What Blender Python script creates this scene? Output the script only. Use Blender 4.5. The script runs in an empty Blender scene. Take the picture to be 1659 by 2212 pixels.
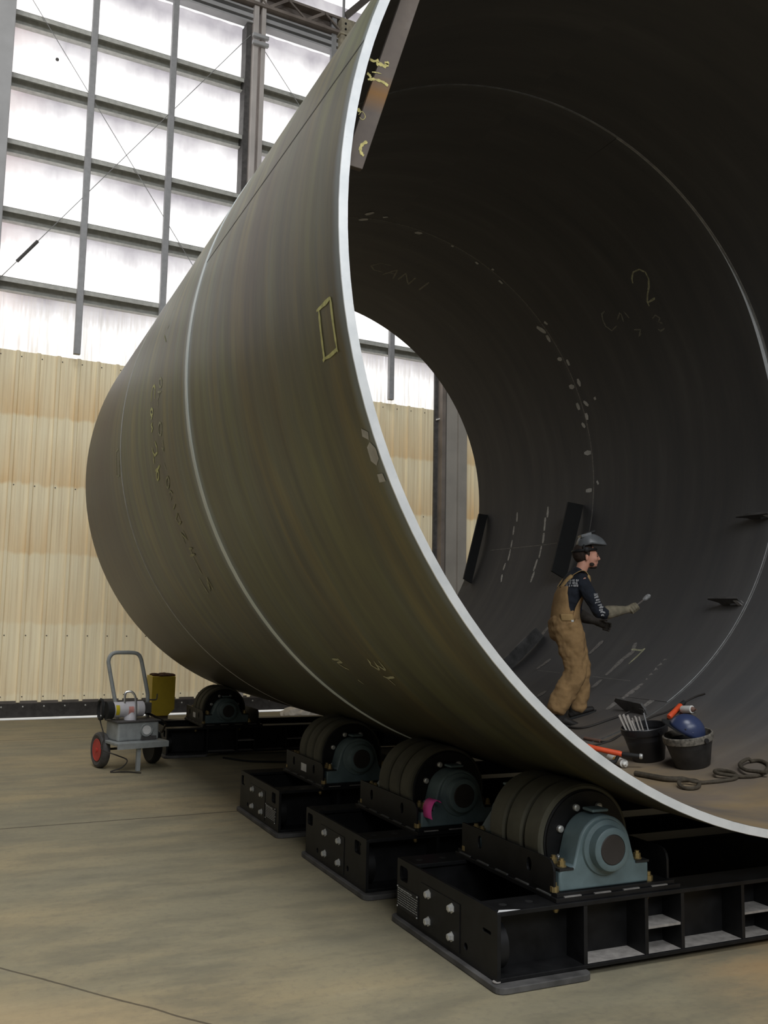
import bpy, bmesh, math, random
from math import sin, cos, pi, radians as R_, sqrt, atan2, hypot
from mathutils import Vector, Matrix
random.seed(7)
S = bpy.context.scene
COL = S.collection
PI2 = 2 * pi

# ------------------------------------------------------------------ camera
H = 1.71
YAW, PITCH, ROLL, FPX = R_(24.2577), R_(6.6255), R_(0.9977), 2015.8
_f = Vector((sin(YAW) * cos(PITCH), cos(YAW) * cos(PITCH), sin(PITCH)))
_r0 = Vector((cos(YAW), -sin(YAW), 0))
_u0 = _r0.cross(_f)
_r = cos(ROLL) * _r0 + sin(ROLL) * _u0
_u = -sin(ROLL) * _r0 + cos(ROLL) * _u0
cam = bpy.data.cameras.new('camera')
cam_o = bpy.data.objects.new('camera', cam)
COL.objects.link(cam_o)
cam.sensor_fit = 'HORIZONTAL'
cam.sensor_width = 36
cam.lens = FPX / 1659 * 36
cam.clip_end = 200
cam_o.matrix_world = Matrix(((_r.x, _u.x, -_f.x, 0), (_r.y, _u.y, -_f.y, 0), (_r.z, _u.z, -_f.z, H), (0, 0, 0, 1)))
S.camera = cam_o

# ------------------------------------------------------------------ look, sky and big lights
S.view_settings.view_transform = 'Standard'
S.view_settings.look = 'None'
S.view_settings.gamma = 1
S.view_settings.exposure = 0.0
w = bpy.data.worlds.new('sky')
S.world = w
w.use_nodes = True
w.node_tree.nodes['Background'].inputs[0].default_value = (0.92, 0.96, 1.0, 1)
w.node_tree.nodes['Background'].inputs[1].default_value = 2.0


def area(name, loc, target, sx, sy, power, color):
    l = bpy.data.lights.new(name, 'AREA')
    l.shape = 'RECTANGLE'
    l.size, l.size_y = sx, sy
    l.energy = power
    l.color = color
    o = bpy.data.objects.new(name, l)
    COL.objects.link(o)
    o.location = loc
    o.rotation_euler = (Vector(target) - Vector(loc)).to_track_quat('-Z', 'Y').to_euler()
    return o


area('clerestory_front', (2.5, -13.7, 10.8), (4.0, 4.0, 4.0), 16, 6, 2300, (0.93, 0.97, 1.0))
area('skylight_front', (-0.5, -5.0, 17.2), (-0.5, -4.9, 0), 7, 9, 1800, (0.96, 0.98, 1.0))
area('skylight_left', (-1.8, 6.0, 17.2), (-1.8, 6.0, 0), 3.4, 15, 720, (1.0, 0.985, 0.95))
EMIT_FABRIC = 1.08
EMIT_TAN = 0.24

# ------------------------------------------------------------------ materials
def nodes(name):
    m = bpy.data.materials.new(name)
    m.use_nodes = True
    nt = m.node_tree
    return m, nt, nt.nodes['Principled BSDF']


def N(nt, t, **kw):
    n = nt.nodes.new(t)
    for k, v in kw.items():
        if k[0] == 'i' and k[1:].isdigit():
            n.inputs[int(k[1:])].default_value = v
        else:
            setattr(n, k, v)
    return n


def L(nt, a, b):
    nt.links.new(a, b)


def mth(nt, op, a, b=None, c=None, clamp=False):
    n = N(nt, 'ShaderNodeMath', operation=op)
    n.use_clamp = clamp
    for i, x in enumerate((a, b, c)):
        if x is None:
            continue
        if isinstance(x, (int, float)):
            n.inputs[i].default_value = x
        else:
            L(nt, x, n.inputs[i])
    return n.outputs[0]


def ramp(nt, fac, stops):
    n = N(nt, 'ShaderNodeValToRGB')
    e = n.color_ramp.elements
    while len(e) < len(stops):
        e.new(0.5)
    for el, (p, c) in zip(e, stops):
        el.position = p
        el.color = (c, c, c, 1) if isinstance(c, (int, float)) else (*c, 1)
    L(nt, fac, n.inputs[0])
    return n.outputs[0]


def noise(nt, vec, scale, detail=4, rough=0.55):
    n = N(nt, 'ShaderNodeTexNoise')
    n.inputs['Scale'].default_value = scale
    n.inputs['Detail'].default_value = detail
    n.inputs['Roughness'].default_value = rough
    if vec is not None:
        L(nt, vec, n.inputs['Vector'])
    return n.outputs[0]


def mapping(nt, vec, scale):
    n = N(nt, 'ShaderNodeMapping')
    n.inputs['Scale'].default_value = scale
    L(nt, vec, n.inputs['Vector'])
    return n.outputs[0]


def mix(nt, fac, a, b, mode='MIX'):
    n = N(nt, 'ShaderNodeMix', data_type='RGBA', blend_type=mode)
    for s, x in ((n.inputs[0], fac), (n.inputs[6], a), (n.inputs[7], b)):
        if isinstance(x, (int, float)):
            s.default_value = x
        elif isinstance(x, tuple):
            s.default_value = (*x, 1)
        else:
            L(nt, x, s)
    return n.outputs[2]


def geo_pos(nt):
    return N(nt, 'ShaderNodeNewGeometry').outputs['Position']


def uvs(nt):
    return N(nt, 'ShaderNodeUVMap').outputs[0]


def sep(nt, v):
    n = N(nt, 'ShaderNodeSeparateXYZ')
    L(nt, v, n.inputs[0])
    return n.outputs


def plain(name, col, rough=0.6, metal=0.0, var=0.15, scale=12.0, spec=0.5, bump=0.0):
    m, nt, p = nodes(name)
    v = noise(nt, geo_pos(nt), scale, 5)
    lo = tuple(c * (1 - var) for c in col)
    hi = tuple(min(1, c * (1 + var)) for c in col)
    L(nt, ramp(nt, v, [(0.3, lo), (0.7, hi)]), p.inputs['Base Color'])
    p.inputs['Roughness'].default_value = rough
    p.inputs['Metallic'].default_value = metal
    p.inputs['Specular IOR Level'].default_value = spec
    if bump:
        b = N(nt, 'ShaderNodeBump')
        b.inputs['Strength'].default_value = bump
        b.inputs['Distance'].default_value = 0.01
        L(nt, noise(nt, geo_pos(nt), scale * 3, 5), b.inputs['Height'])
        L(nt, b.outputs[0], p.inputs['Normal'])
    return m


M = {}
M['black_paint'] = plain('black_paint', (0.0085, 0.0085, 0.0092), 0.5, var=0.5, scale=9, spec=0.3, bump=0.05)
M['black_dusty'] = plain('dusty_black_paint', (0.085, 0.082, 0.080), 0.65, var=0.5, scale=7)
M['dust'] = plain('grey_dust', (0.30, 0.28, 0.26), 0.95, var=0.25, scale=20)
M['tyre'] = plain('olive_rubber', (0.080, 0.077, 0.056), 0.8, var=0.2, scale=8)
M['groove'] = plain('groove_rubber', (0.018, 0.018, 0.015), 0.9)
M['teal'] = plain('teal_paint', (0.125, 0.180, 0.195), 0.5, var=0.18, scale=10)
M['shaft'] = plain('shaft_cap', (0.035, 0.030, 0.028), 0.6)
M['brass'] = plain('zinc_yellow_bolt', (0.36, 0.27, 0.12), 0.4, 0.6)
M['zinc'] = plain('zinc_bolt', (0.62, 0.62, 0.60), 0.4, 0.5)
M['steel'] = plain('bright_steel', (0.65, 0.66, 0.68), 0.35, 0.9)
M['grey_metal'] = plain('galvanised_grey', (0.40, 0.40, 0.41), 0.6, 0.1, var=0.1)
M['girt'] = plain('girt_grey', (0.58, 0.58, 0.54), 0.7)
M['dark_grey'] = plain('dark_grey_steel', (0.085, 0.080, 0.078), 0.7, var=0.3)
M['brown_steel'] = plain('brown_grey_steel', (0.16, 0.14, 0.125), 0.75, var=0.2, scale=3)
M['col_grey'] = plain('column_grey', (0.50, 0.50, 0.51), 0.7, var=0.12, scale=2)
M['cream_bracket'] = plain('cream_bracket', (0.45, 0.40, 0.30), 0.7, var=0.3)
M['rubber'] = plain('door_rubber', (0.050, 0.045, 0.042), 0.85, var=0.3)
M['yellow'] = plain('yellow_enamel', (0.60, 0.44, 0.03), 0.55, var=0.06)
M['rust'] = plain('rust', (0.075, 0.030, 0.012), 0.95, var=0.6, scale=30)
M['cart_grey'] = plain('cart_grey_paint', (0.34, 0.36, 0.36), 0.5, var=0.15)
M['cart_white'] = plain('motor_white', (0.66, 0.64, 0.68), 0.5, var=0.08)
M['red'] = plain('red_wheel', (0.55, 0.055, 0.045), 0.5)
M['label_yellow'] = plain('yellow_sticker', (0.62, 0.50, 0.02), 0.5)
M['label_pink'] = plain('pale_red_sticker', (0.66, 0.30, 0.26), 0.5)
M['label_white'] = plain('white_sticker', (0.82, 0.82, 0.82), 0.5)
M['rubber_black'] = plain('black_rubber', (0.014, 0.014, 0.014), 0.7)
M['bucket'] = plain('black_bucket_plastic', (0.016, 0.016, 0.018), 0.38)
M['bucket_dusty'] = plain('dusty_bucket_plastic', (0.030, 0.028, 0.027), 0.5, var=0.4, scale=14)
M['bucket_rim'] = plain('scuffed_bucket_rim', (0.16, 0.145, 0.12), 0.8, var=0.7, scale=40)
M['blue'] = plain('navy_blue_plastic', (0.040, 0.055, 0.125), 0.30, var=0.1)
M['orange'] = plain('orange_rubber', (0.85, 0.105, 0.030), 0.5, var=0.1)
M['white'] = plain('white_plastic', (0.80, 0.79, 0.75), 0.5, var=0.04)
M['rod'] = plain('flux_rod', (0.52, 0.48, 0.44), 0.8)
M['hose'] = plain('brown_hose', (0.060, 0.048, 0.032), 0.8, var=0.35, scale=40)
M['cable'] = plain('dark_cable', (0.035, 0.030, 0.026), 0.7)
M['copper'] = plain('copper_brown_tape', (0.20, 0.11, 0.08), 0.7)
M['pink'] = plain('fluorescent_pink_tape', (1.0, 0.10, 0.48), 0.6, var=0.02)
M['paper'] = plain('crumpled_plastic', (0.62, 0.57, 0.50), 0.7, var=0.25, scale=8)
M['chalk_yellow'] = plain('yellow_paint_marker', (0.72, 0.72, 0.34), 0.9, var=0.25, scale=25)
M['chalk_pale'] = plain('pale_yellow_chalk', (0.36, 0.36, 0.20), 0.95, var=0.4, scale=40)
M['chalk_faint'] = plain('faint_chalk', (0.26, 0.25, 0.21), 0.95, var=0.4, scale=40)
M['chalk_dim'] = plain('dim_chalk', (0.46, 0.45, 0.30), 0.95, var=0.4, scale=40)
M['weld_grey'] = plain('worn_weld_bead', (0.22, 0.21, 0.20), 0.7, var=0.3)
M['weld_dull'] = plain('painted_weld_bead', (0.10, 0.10, 0.095), 0.7, var=0.3)
M['rod_grey'] = plain('brace_grey', (0.30, 0.30, 0.30), 0.6)
M['beam_brown'] = plain('dusty_brown_beam', (0.26, 0.22, 0.195), 0.75, var=0.3, scale=3)
M['soap'] = plain('soapstone_white', (0.55, 0.54, 0.51), 0.95, var=0.4, scale=50)
M['scuff'] = plain('grey_scuff', (0.24, 0.225, 0.21), 0.9, var=0.4, scale=40)
M['ground_spot'] = plain('ground_spot', (0.55, 0.55, 0.54), 0.6, var=0.2)
M['paint_yellow'] = plain('pale_yellow_paint', (0.62, 0.55, 0.22), 0.8, var=0.3, scale=40)
M['skin'] = plain('skin', (0.76, 0.38, 0.27), 0.55, var=0.07, scale=18)
M['hair'] = plain('dark_brown_hair', (0.030, 0.018, 0.012), 0.8, var=0.4, scale=60)
M['eye'] = plain('eye', (0.05, 0.04, 0.035), 0.3)
M['hood'] = plain('dark_grey_hood', (0.17, 0.18, 0.19), 0.35, var=0.3, scale=10)
M['strap_black'] = plain('black_headgear', (0.012, 0.012, 0.013), 0.6)
M['shirt'] = plain('navy_shirt', (0.015, 0.019, 0.029), 0.9, var=0.3, scale=14, bump=0.3)
M['duck'] = plain('brown_duck_canvas', (0.35, 0.215, 0.095), 0.95, var=0.22, scale=9, bump=0.5)
M['duck_light'] = plain('worn_brown_canvas', (0.46, 0.30, 0.13), 0.95, var=0.2, scale=9)
M['glove'] = plain('olive_leather_glove', (0.23, 0.20, 0.14), 0.85, var=0.25, scale=20)
M['glove_dark'] = plain('dark_leather_glove', (0.05, 0.042, 0.034), 0.85, var=0.3, scale=20)
M['boot'] = plain('dark_boot', (0.022, 0.019, 0.017), 0.7)
M['print'] = plain('white_print', (0.40, 0.40, 0.41), 0.8, var=0.5, scale=60)
M['plate_text'] = plain('plate_text', (0.42, 0.43, 0.43), 0.7)


def shell_outer():
    m, nt, p = nodes('mill_scale_outside')
    u, v, _ = sep(nt, uvs(nt))
    uv = uvs(nt)
    st = noise(nt, mapping(nt, uv, (0.14, 1.2, 1)), 1.5, 8, 0.60)
    big = noise(nt, mapping(nt, uv, (0.35, 0.8, 1)), 0.9, 4)
    fine = noise(nt, mapping(nt, uv, (0.45, 5, 1)), 1.6, 5, 0.6)
    c = ramp(nt, st, [(0.30, (0.1260, 0.1295, 0.0810)), (0.42, (0.1960, 0.2065, 0.0840)), (0.50, (0.1663, 0.1820, 0.1110)), (0.58, (0.2625, 0.2310, 0.0840)), (0.66, (0.1663, 0.1785, 0.1050)), (0.78, (0.2712, 0.2660, 0.1575))])
    c = mix(nt, ramp(nt, big, [(0.46, 0.0), (0.66, 0.7)]), c, (0.1221, 0.0825, 0.0363))
    c = mix(nt, ramp(nt, fine, [(0.35, 0.5), (0.62, 0.0)]), c, (0.0396, 0.0363, 0.0330), 'MIX')
    # far can is browner, warm belts of light rust
    far = mth(nt, 'MULTIPLY_ADD', v, 0.55, -5.1, clamp=True)
    c = mix(nt, mth(nt, 'MULTIPLY', far, 0.75), c, (0.0825, 0.0607, 0.0429))
    belt = mth(nt, 'MULTIPLY', mth(nt, 'SUBTRACT', 1.0, mth(nt, 'ABSOLUTE', mth(nt, 'MULTIPLY', mth(nt, 'SUBTRACT', v, 6.42), 4.5)), clamp=True), 0.6)
    c = mix(nt, mth(nt, 'MULTIPLY', belt, ramp(nt, big, [(0.35, 0.2), (0.6, 1.0)])), c, (0.1320, 0.1023, 0.0297))
    # ground, blue-grey strip beside the near rim and each girth weld
    wob = mth(nt, 'MULTIPLY', mth(nt, 'SUBTRACT', noise(nt, mapping(nt, uv, (2.0, 2.0, 1)), 2.0, 4), 0.5), 0.05)
    vv = mth(nt, 'ADD', v, wob)
    for y0, hw, amt in ((3.695, 0.085, 0.75), (6.745, 0.15, 0.80), (9.83, 0.06, 0.40)):
        d = mth(nt, 'ABSOLUTE', mth(nt, 'SUBTRACT', vv, y0))
        k = mth(nt, 'MULTIPLY', mth(nt, 'SUBTRACT', 1.0, mth(nt, 'DIVIDE', d, hw), clamp=True), amt * 1.6)
        k = mth(nt, 'MINIMUM', k, amt)
        c = mix(nt, k, c, (0.27, 0.32, 0.35))
    # underside of the pipe: its shade painted in as a dark brown coat
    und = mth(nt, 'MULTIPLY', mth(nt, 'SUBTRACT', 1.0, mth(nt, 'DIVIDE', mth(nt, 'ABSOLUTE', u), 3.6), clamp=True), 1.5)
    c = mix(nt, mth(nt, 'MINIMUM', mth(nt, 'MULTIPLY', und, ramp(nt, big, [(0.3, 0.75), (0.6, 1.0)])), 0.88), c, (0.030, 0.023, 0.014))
    L(nt, c, p.inputs['Base Color'])
    p.inputs['Roughness'].default_value = 0.44
    p.inputs['Specular IOR Level'].default_value = 0.7
    return m


def shell_inner():
    m, nt, p = nodes('mill_scale_inside')
    uv = uvs(nt)
    u, v, _ = sep(nt, uv)
    st = noise(nt, mapping(nt, uv, (0.25, 2.2, 1)), 1.8, 7, 0.6)
    fine = noise(nt, mapping(nt, uv, (0.8, 9, 1)), 3.2, 5, 0.65)
    c = ramp(nt, st, [(0.3, (0.0825, 0.0816, 0.0846)), (0.55, (0.1023, 0.0986, 0.0990)), (0.8, (0.1353, 0.1309, 0.1296))])
    c = mix(nt, ramp(nt, fine, [(0.62, 0.0), (0.80, 0.35)]), c, (0.15, 0.14, 0.13))
    # walked-in dust and flash rust lying along the bottom of the pipe
    d = mth(nt, 'ABSOLUTE', u)
    dn = noise(nt, mapping(nt, uv, (0.8, 0.9, 1)), 1.5, 6, 0.6)
    k = mth(nt, 'SUBTRACT', 1.0, mth(nt, 'DIVIDE', d, 1.7), clamp=True)
    k = mth(nt, 'MULTIPLY', k, ramp(nt, dn, [(0.30, 0.35), (0.65, 1.0)]))
    k2 = mth(nt, 'MULTIPLY', k, ramp(nt, mth(nt, 'MULTIPLY', v, 0.1), [(0.36, 1.0), (0.95, 0.25)]))
    dustc = ramp(nt, noise(nt, mapping(nt, uv, (0.9, 1.6, 1)), 1.1, 5), [(0.35, (0.2700, 0.2080, 0.1500)), (0.5, (0.3510, 0.2600, 0.1560)), (0.66, (0.4455, 0.3055, 0.1380))])
    c = mix(nt, k2, c, dustc)
    rs = noise(nt, mapping(nt, uv, (1, 1, 1)), 2.3, 4)
    c = mix(nt, mth(nt, 'MULTIPLY', ramp(nt, rs, [(0.66, 0.0), (0.74, 0.6)]), mth(nt, 'SUBTRACT', 1.0, mth(nt, 'DIVIDE', d, 3.0), clamp=True)), c, (0.19, 0.105, 0.04))
    wob = mth(nt, 'MULTIPLY', mth(nt, 'SUBTRACT', noise(nt, mapping(nt, uv, (2.0, 2.0, 1)), 2.4, 4), 0.5), 0.10)
    vv = mth(nt, 'ADD', v, wob)
    for y0, hw, amt in ((6.82, 0.09, 0.22), (9.85, 0.07, 0.22)):
        dd = mth(nt, 'ABSOLUTE', mth(nt, 'SUBTRACT', vv, y0))
        kk = mth(nt, 'MULTIPLY', mth(nt, 'SUBTRACT', 1.0, mth(nt, 'DIVIDE', dd, hw), clamp=True), amt)
        c = mix(nt, kk, c, (0.20, 0.20, 0.20))
    L(nt, c, p.inputs['Base Color'])
    p.inputs['Roughness'].default_value = 0.7
    p.inputs['Specular IOR Level'].default_value = 0.25
    return m


def bare_rim():
    m, nt, p = nodes('ground_bare_rim')
    g = geo_pos(nt)
    a = noise(nt, g, 6, 6, 0.6)
    b = noise(nt, g, 40, 3)
    c = ramp(nt, a, [(0.3, (0.74, 0.77, 0.80)), (0.6, (0.88, 0.90, 0.92))])
    c = mix(nt, ramp(nt, b, [(0.70, 0.0), (0.78, 0.35)]), c, (0.35, 0.34, 0.33))
    L(nt, c, p.inputs['Base Color'])
    p.inputs['Roughness'].default_value = 0.40
    p.inputs['Metallic'].default_value = 0.25
    return m


def weld_strip():
    m, nt, p = nodes('bright_weld_strip')
    g = geo_pos(nt)
    c = ramp(nt, noise(nt, g, 5, 5), [(0.3, (0.74, 0.84, 0.86)), (0.65, (0.90, 0.97, 0.97))])
    L(nt, c, p.inputs['Base Color'])
    p.inputs['Roughness'].default_value = 0.45
    return m


def weld_bead():
    m, nt, p = nodes('ground_weld_bead')
    g = geo_pos(nt)
    c = ramp(nt, noise(nt, g, 14, 5), [(0.3, (0.26, 0.26, 0.26)), (0.7, (0.46, 0.46, 0.45))])
    L(nt, c, p.inputs['Base Color'])
    p.inputs['Roughness'].default_value = 0.33
    p.inputs['Metallic'].default_value = 0.75
    return m


def concrete():
    m, nt, p = nodes('worn_concrete')
    g = geo_pos(nt)
    x, y, z = sep(nt, g)
    big = noise(nt, mapping(nt, g, (0.5, 1.2, 1)), 0.55, 6, 0.6)
    mid = noise(nt, mapping(nt, g, (0.8, 2.0, 1)), 1.7, 7, 0.65)
    fin = noise(nt, g, 22, 4, 0.7)
    c = ramp(nt, big, [(0.30, (0.2400, 0.2228, 0.1610)), (0.48, (0.3050, 0.2693, 0.1783)), (0.62, (0.3750, 0.3069, 0.1844)), (0.78, (0.2850, 0.2554, 0.1783))])
    c = mix(nt, ramp(nt, mid, [(0.38, 0.55), (0.55, 0.0)]), c, (0.1800, 0.1663, 0.1218))
    c = mix(nt, ramp(nt, mid, [(0.60, 0.0), (0.78, 0.5)]), c, (0.4600, 0.3960, 0.2610))
    c = mix(nt, ramp(nt, fin, [(0.30, 0.30), (0.50, 0.0)]), c, (0.16, 0.14, 0.12))
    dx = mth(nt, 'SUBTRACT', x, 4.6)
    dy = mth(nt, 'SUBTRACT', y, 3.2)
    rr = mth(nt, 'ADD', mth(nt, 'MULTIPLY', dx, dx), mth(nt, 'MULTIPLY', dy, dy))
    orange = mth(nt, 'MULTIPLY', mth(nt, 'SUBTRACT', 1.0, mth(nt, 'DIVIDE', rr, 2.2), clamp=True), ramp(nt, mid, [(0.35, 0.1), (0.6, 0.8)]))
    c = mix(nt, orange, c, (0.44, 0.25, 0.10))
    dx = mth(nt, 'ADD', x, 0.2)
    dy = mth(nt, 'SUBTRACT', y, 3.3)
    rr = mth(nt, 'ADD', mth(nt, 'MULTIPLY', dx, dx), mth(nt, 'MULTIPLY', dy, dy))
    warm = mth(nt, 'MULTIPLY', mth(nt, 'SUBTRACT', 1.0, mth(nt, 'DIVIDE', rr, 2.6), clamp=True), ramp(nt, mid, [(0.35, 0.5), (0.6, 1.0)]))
    c = mix(nt, warm, c, (0.66, 0.47, 0.25))  # pale warm floor stain, with the corner's glow painted into it
    wob = mth(nt, 'MULTIPLY', mth(nt, 'SUBTRACT', noise(nt, g, 3.0, 4), 0.5), 0.05)
    for (x0, y0, x1, y1, hw, amt) in ((0.409, 8.271, 1.992, 8.318, 0.013, 0.8), (0.291, 5.095, 1.056, 4.119, 0.007, 0.75), (0.618, 13.913, 2.6, 13.98, 0.02, 0.6)):
        ln = hypot(x1 - x0, y1 - y0)
        nx, ny = -(y1 - y0) / ln, (x1 - x0) / ln
        d = mth(nt, 'ADD', mth(nt, 'MULTIPLY', x, nx), mth(nt, 'MULTIPLY_ADD', y, ny, -(nx * x0 + ny * y0)))
        d = mth(nt, 'ABSOLUTE', mth(nt, 'ADD', d, mth(nt, 'MULTIPLY', wob, 0.6)))
        c = mix(nt, mth(nt, 'MULTIPLY', mth(nt, 'LESS_THAN', d, hw), amt), c, (0.07, 0.055, 0.04))
    L(nt, c, p.inputs['Base Color'])
    L(nt, ramp(nt, mid, [(0.3, 0.62), (0.7, 0.85)]), p.inputs['Roughness'])
    p.inputs['Specular IOR Level'].default_value = 0.3
    b = N(nt, 'ShaderNodeBump')
    b.inputs['Strength'].default_value = 0.25
    b.inputs['Distance'].default_value = 0.01
    L(nt, fin, b.inputs['Height'])
    L(nt, b.outputs[0], p.inputs['Normal'])
    return m


GIRT_Z = (7.33, 8.545, 9.755, 10.95, 12.11)


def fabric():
    """Translucent white liner, lit from outside; shade under every girt painted in as grey streaks."""
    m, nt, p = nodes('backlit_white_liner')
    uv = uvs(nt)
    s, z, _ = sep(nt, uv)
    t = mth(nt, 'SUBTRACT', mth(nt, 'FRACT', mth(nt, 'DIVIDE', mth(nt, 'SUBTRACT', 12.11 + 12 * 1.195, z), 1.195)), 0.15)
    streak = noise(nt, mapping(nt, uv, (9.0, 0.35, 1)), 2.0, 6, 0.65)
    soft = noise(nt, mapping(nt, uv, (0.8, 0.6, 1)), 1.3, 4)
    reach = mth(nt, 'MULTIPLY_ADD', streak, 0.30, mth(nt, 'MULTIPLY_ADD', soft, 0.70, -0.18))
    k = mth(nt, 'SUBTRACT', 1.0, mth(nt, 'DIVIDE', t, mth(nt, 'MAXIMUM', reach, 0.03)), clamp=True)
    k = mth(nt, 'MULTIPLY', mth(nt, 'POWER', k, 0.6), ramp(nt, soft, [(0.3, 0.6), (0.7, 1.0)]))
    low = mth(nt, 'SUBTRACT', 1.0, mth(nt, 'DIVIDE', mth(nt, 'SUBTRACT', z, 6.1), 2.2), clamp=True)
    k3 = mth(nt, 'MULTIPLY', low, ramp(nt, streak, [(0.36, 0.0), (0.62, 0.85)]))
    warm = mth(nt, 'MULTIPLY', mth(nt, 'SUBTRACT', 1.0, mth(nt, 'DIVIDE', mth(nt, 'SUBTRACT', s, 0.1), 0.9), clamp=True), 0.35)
    c = mix(nt, k, (1.0, 0.985, 0.975), (0.26, 0.24, 0.27))  # girt shadow painted into the liner's colour and glow
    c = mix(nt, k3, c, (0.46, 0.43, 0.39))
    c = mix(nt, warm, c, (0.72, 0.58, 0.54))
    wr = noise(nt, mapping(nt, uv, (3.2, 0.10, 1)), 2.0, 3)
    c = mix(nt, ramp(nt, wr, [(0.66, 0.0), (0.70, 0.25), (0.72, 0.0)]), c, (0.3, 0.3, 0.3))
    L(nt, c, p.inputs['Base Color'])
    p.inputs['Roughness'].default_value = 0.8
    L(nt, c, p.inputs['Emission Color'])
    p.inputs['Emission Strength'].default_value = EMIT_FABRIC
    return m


def tan_panel():
    """Cream fibreglass sheeting, slightly translucent, with brown bands, strongest just above each rail."""
    m, nt, p = nodes('cream_ribbed_sheet')
    uv = uvs(nt)
    s, z, _ = sep(nt, uv)
    n1 = noise(nt, mapping(nt, uv, (1.6, 0.5, 1)), 1.2, 5)
    streak = noise(nt, mapping(nt, uv, (16, 0.35, 1)), 1.5, 6, 0.6)
    n2 = noise(nt, mapping(nt, uv, (5.0, 0.6, 1)), 1.4, 3)
    zz = mth(nt, 'MULTIPLY_ADD', n2, 0.16, z)
    t = mth(nt, 'FRACT', mth(nt, 'DIVIDE', mth(nt, 'ADD', zz, 1.165 * 4 - 5.11), 1.165))
    k = mth(nt, 'SUBTRACT', 1.0, mth(nt, 'MULTIPLY', t, 1.25), clamp=True)
    k = mth(nt, 'MULTIPLY', k, mth(nt, 'MULTIPLY', t, 22.0, clamp=True))
    k = mth(nt, 'MULTIPLY', k, ramp(nt, n1, [(0.30, 0.5), (0.60, 1.0)]))
    k = mth(nt, 'MULTIPLY', k, ramp(nt, n2, [(0.30, 0.55), (0.65, 1.0)]))
    k = mth(nt, 'MULTIPLY', k, ramp(nt, mth(nt, 'MULTIPLY', z, 0.16), [(0.16, 0.35), (0.55, 1.0)]))
    c = mix(nt, k, (0.72, 0.635, 0.44), (0.60, 0.415, 0.20))
    c = mix(nt, ramp(nt, streak, [(0.46, 0.0), (0.70, 0.6)]), c, (0.47, 0.36, 0.22))
    L(nt, c, p.inputs['Base Color'])
    p.inputs['Roughness'].default_value = 0.65
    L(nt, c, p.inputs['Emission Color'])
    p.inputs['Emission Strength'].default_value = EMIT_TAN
    return m


def strongback_mat():
    m, nt, p = nodes('rusty_brown_plate')
    g = geo_pos(nt)
    x, y, z = sep(nt, g)
    a = noise(nt, g, 3.5, 6, 0.6)
    c = ramp(nt, a, [(0.3, (0.115, 0.095, 0.085)), (0.55, (0.165, 0.135, 0.115)), (0.75, (0.24, 0.215, 0.20))])
    d = mth(nt, 'ABSOLUTE', mth(nt, 'SUBTRACT', z, 4.16))
    k = mth(nt, 'MULTIPLY', mth(nt, 'SUBTRACT', 1.0, mth(nt, 'DIVIDE', d, 0.10), clamp=True), 0.85)
    c = mix(nt, k, c, (0.27, 0.13, 0.03))
    L(nt, c, p.inputs['Base Color'])
    p.inputs['Roughness'].default_value = 0.75
    return m


M['shell_out'] = shell_outer()
M['shell_in'] = shell_inner()
M['rim'] = bare_rim()
M['weld_strip'] = weld_strip()
M['weld_bead'] = weld_bead()
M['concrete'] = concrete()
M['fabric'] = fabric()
M['tan'] = tan_panel()
M['strongback'] = strongback_mat()
M['wall_far'] = plain('hall_sheeting', (0.14, 0.135, 0.13), 0.8, scale=1)
M['ceiling'] = plain('ceiling_sheeting', (0.16, 0.155, 0.15), 0.8, scale=1)
M['ground'] = plain('outside_gravel', (0.5, 0.48, 0.45), 0.95, scale=4)

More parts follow.
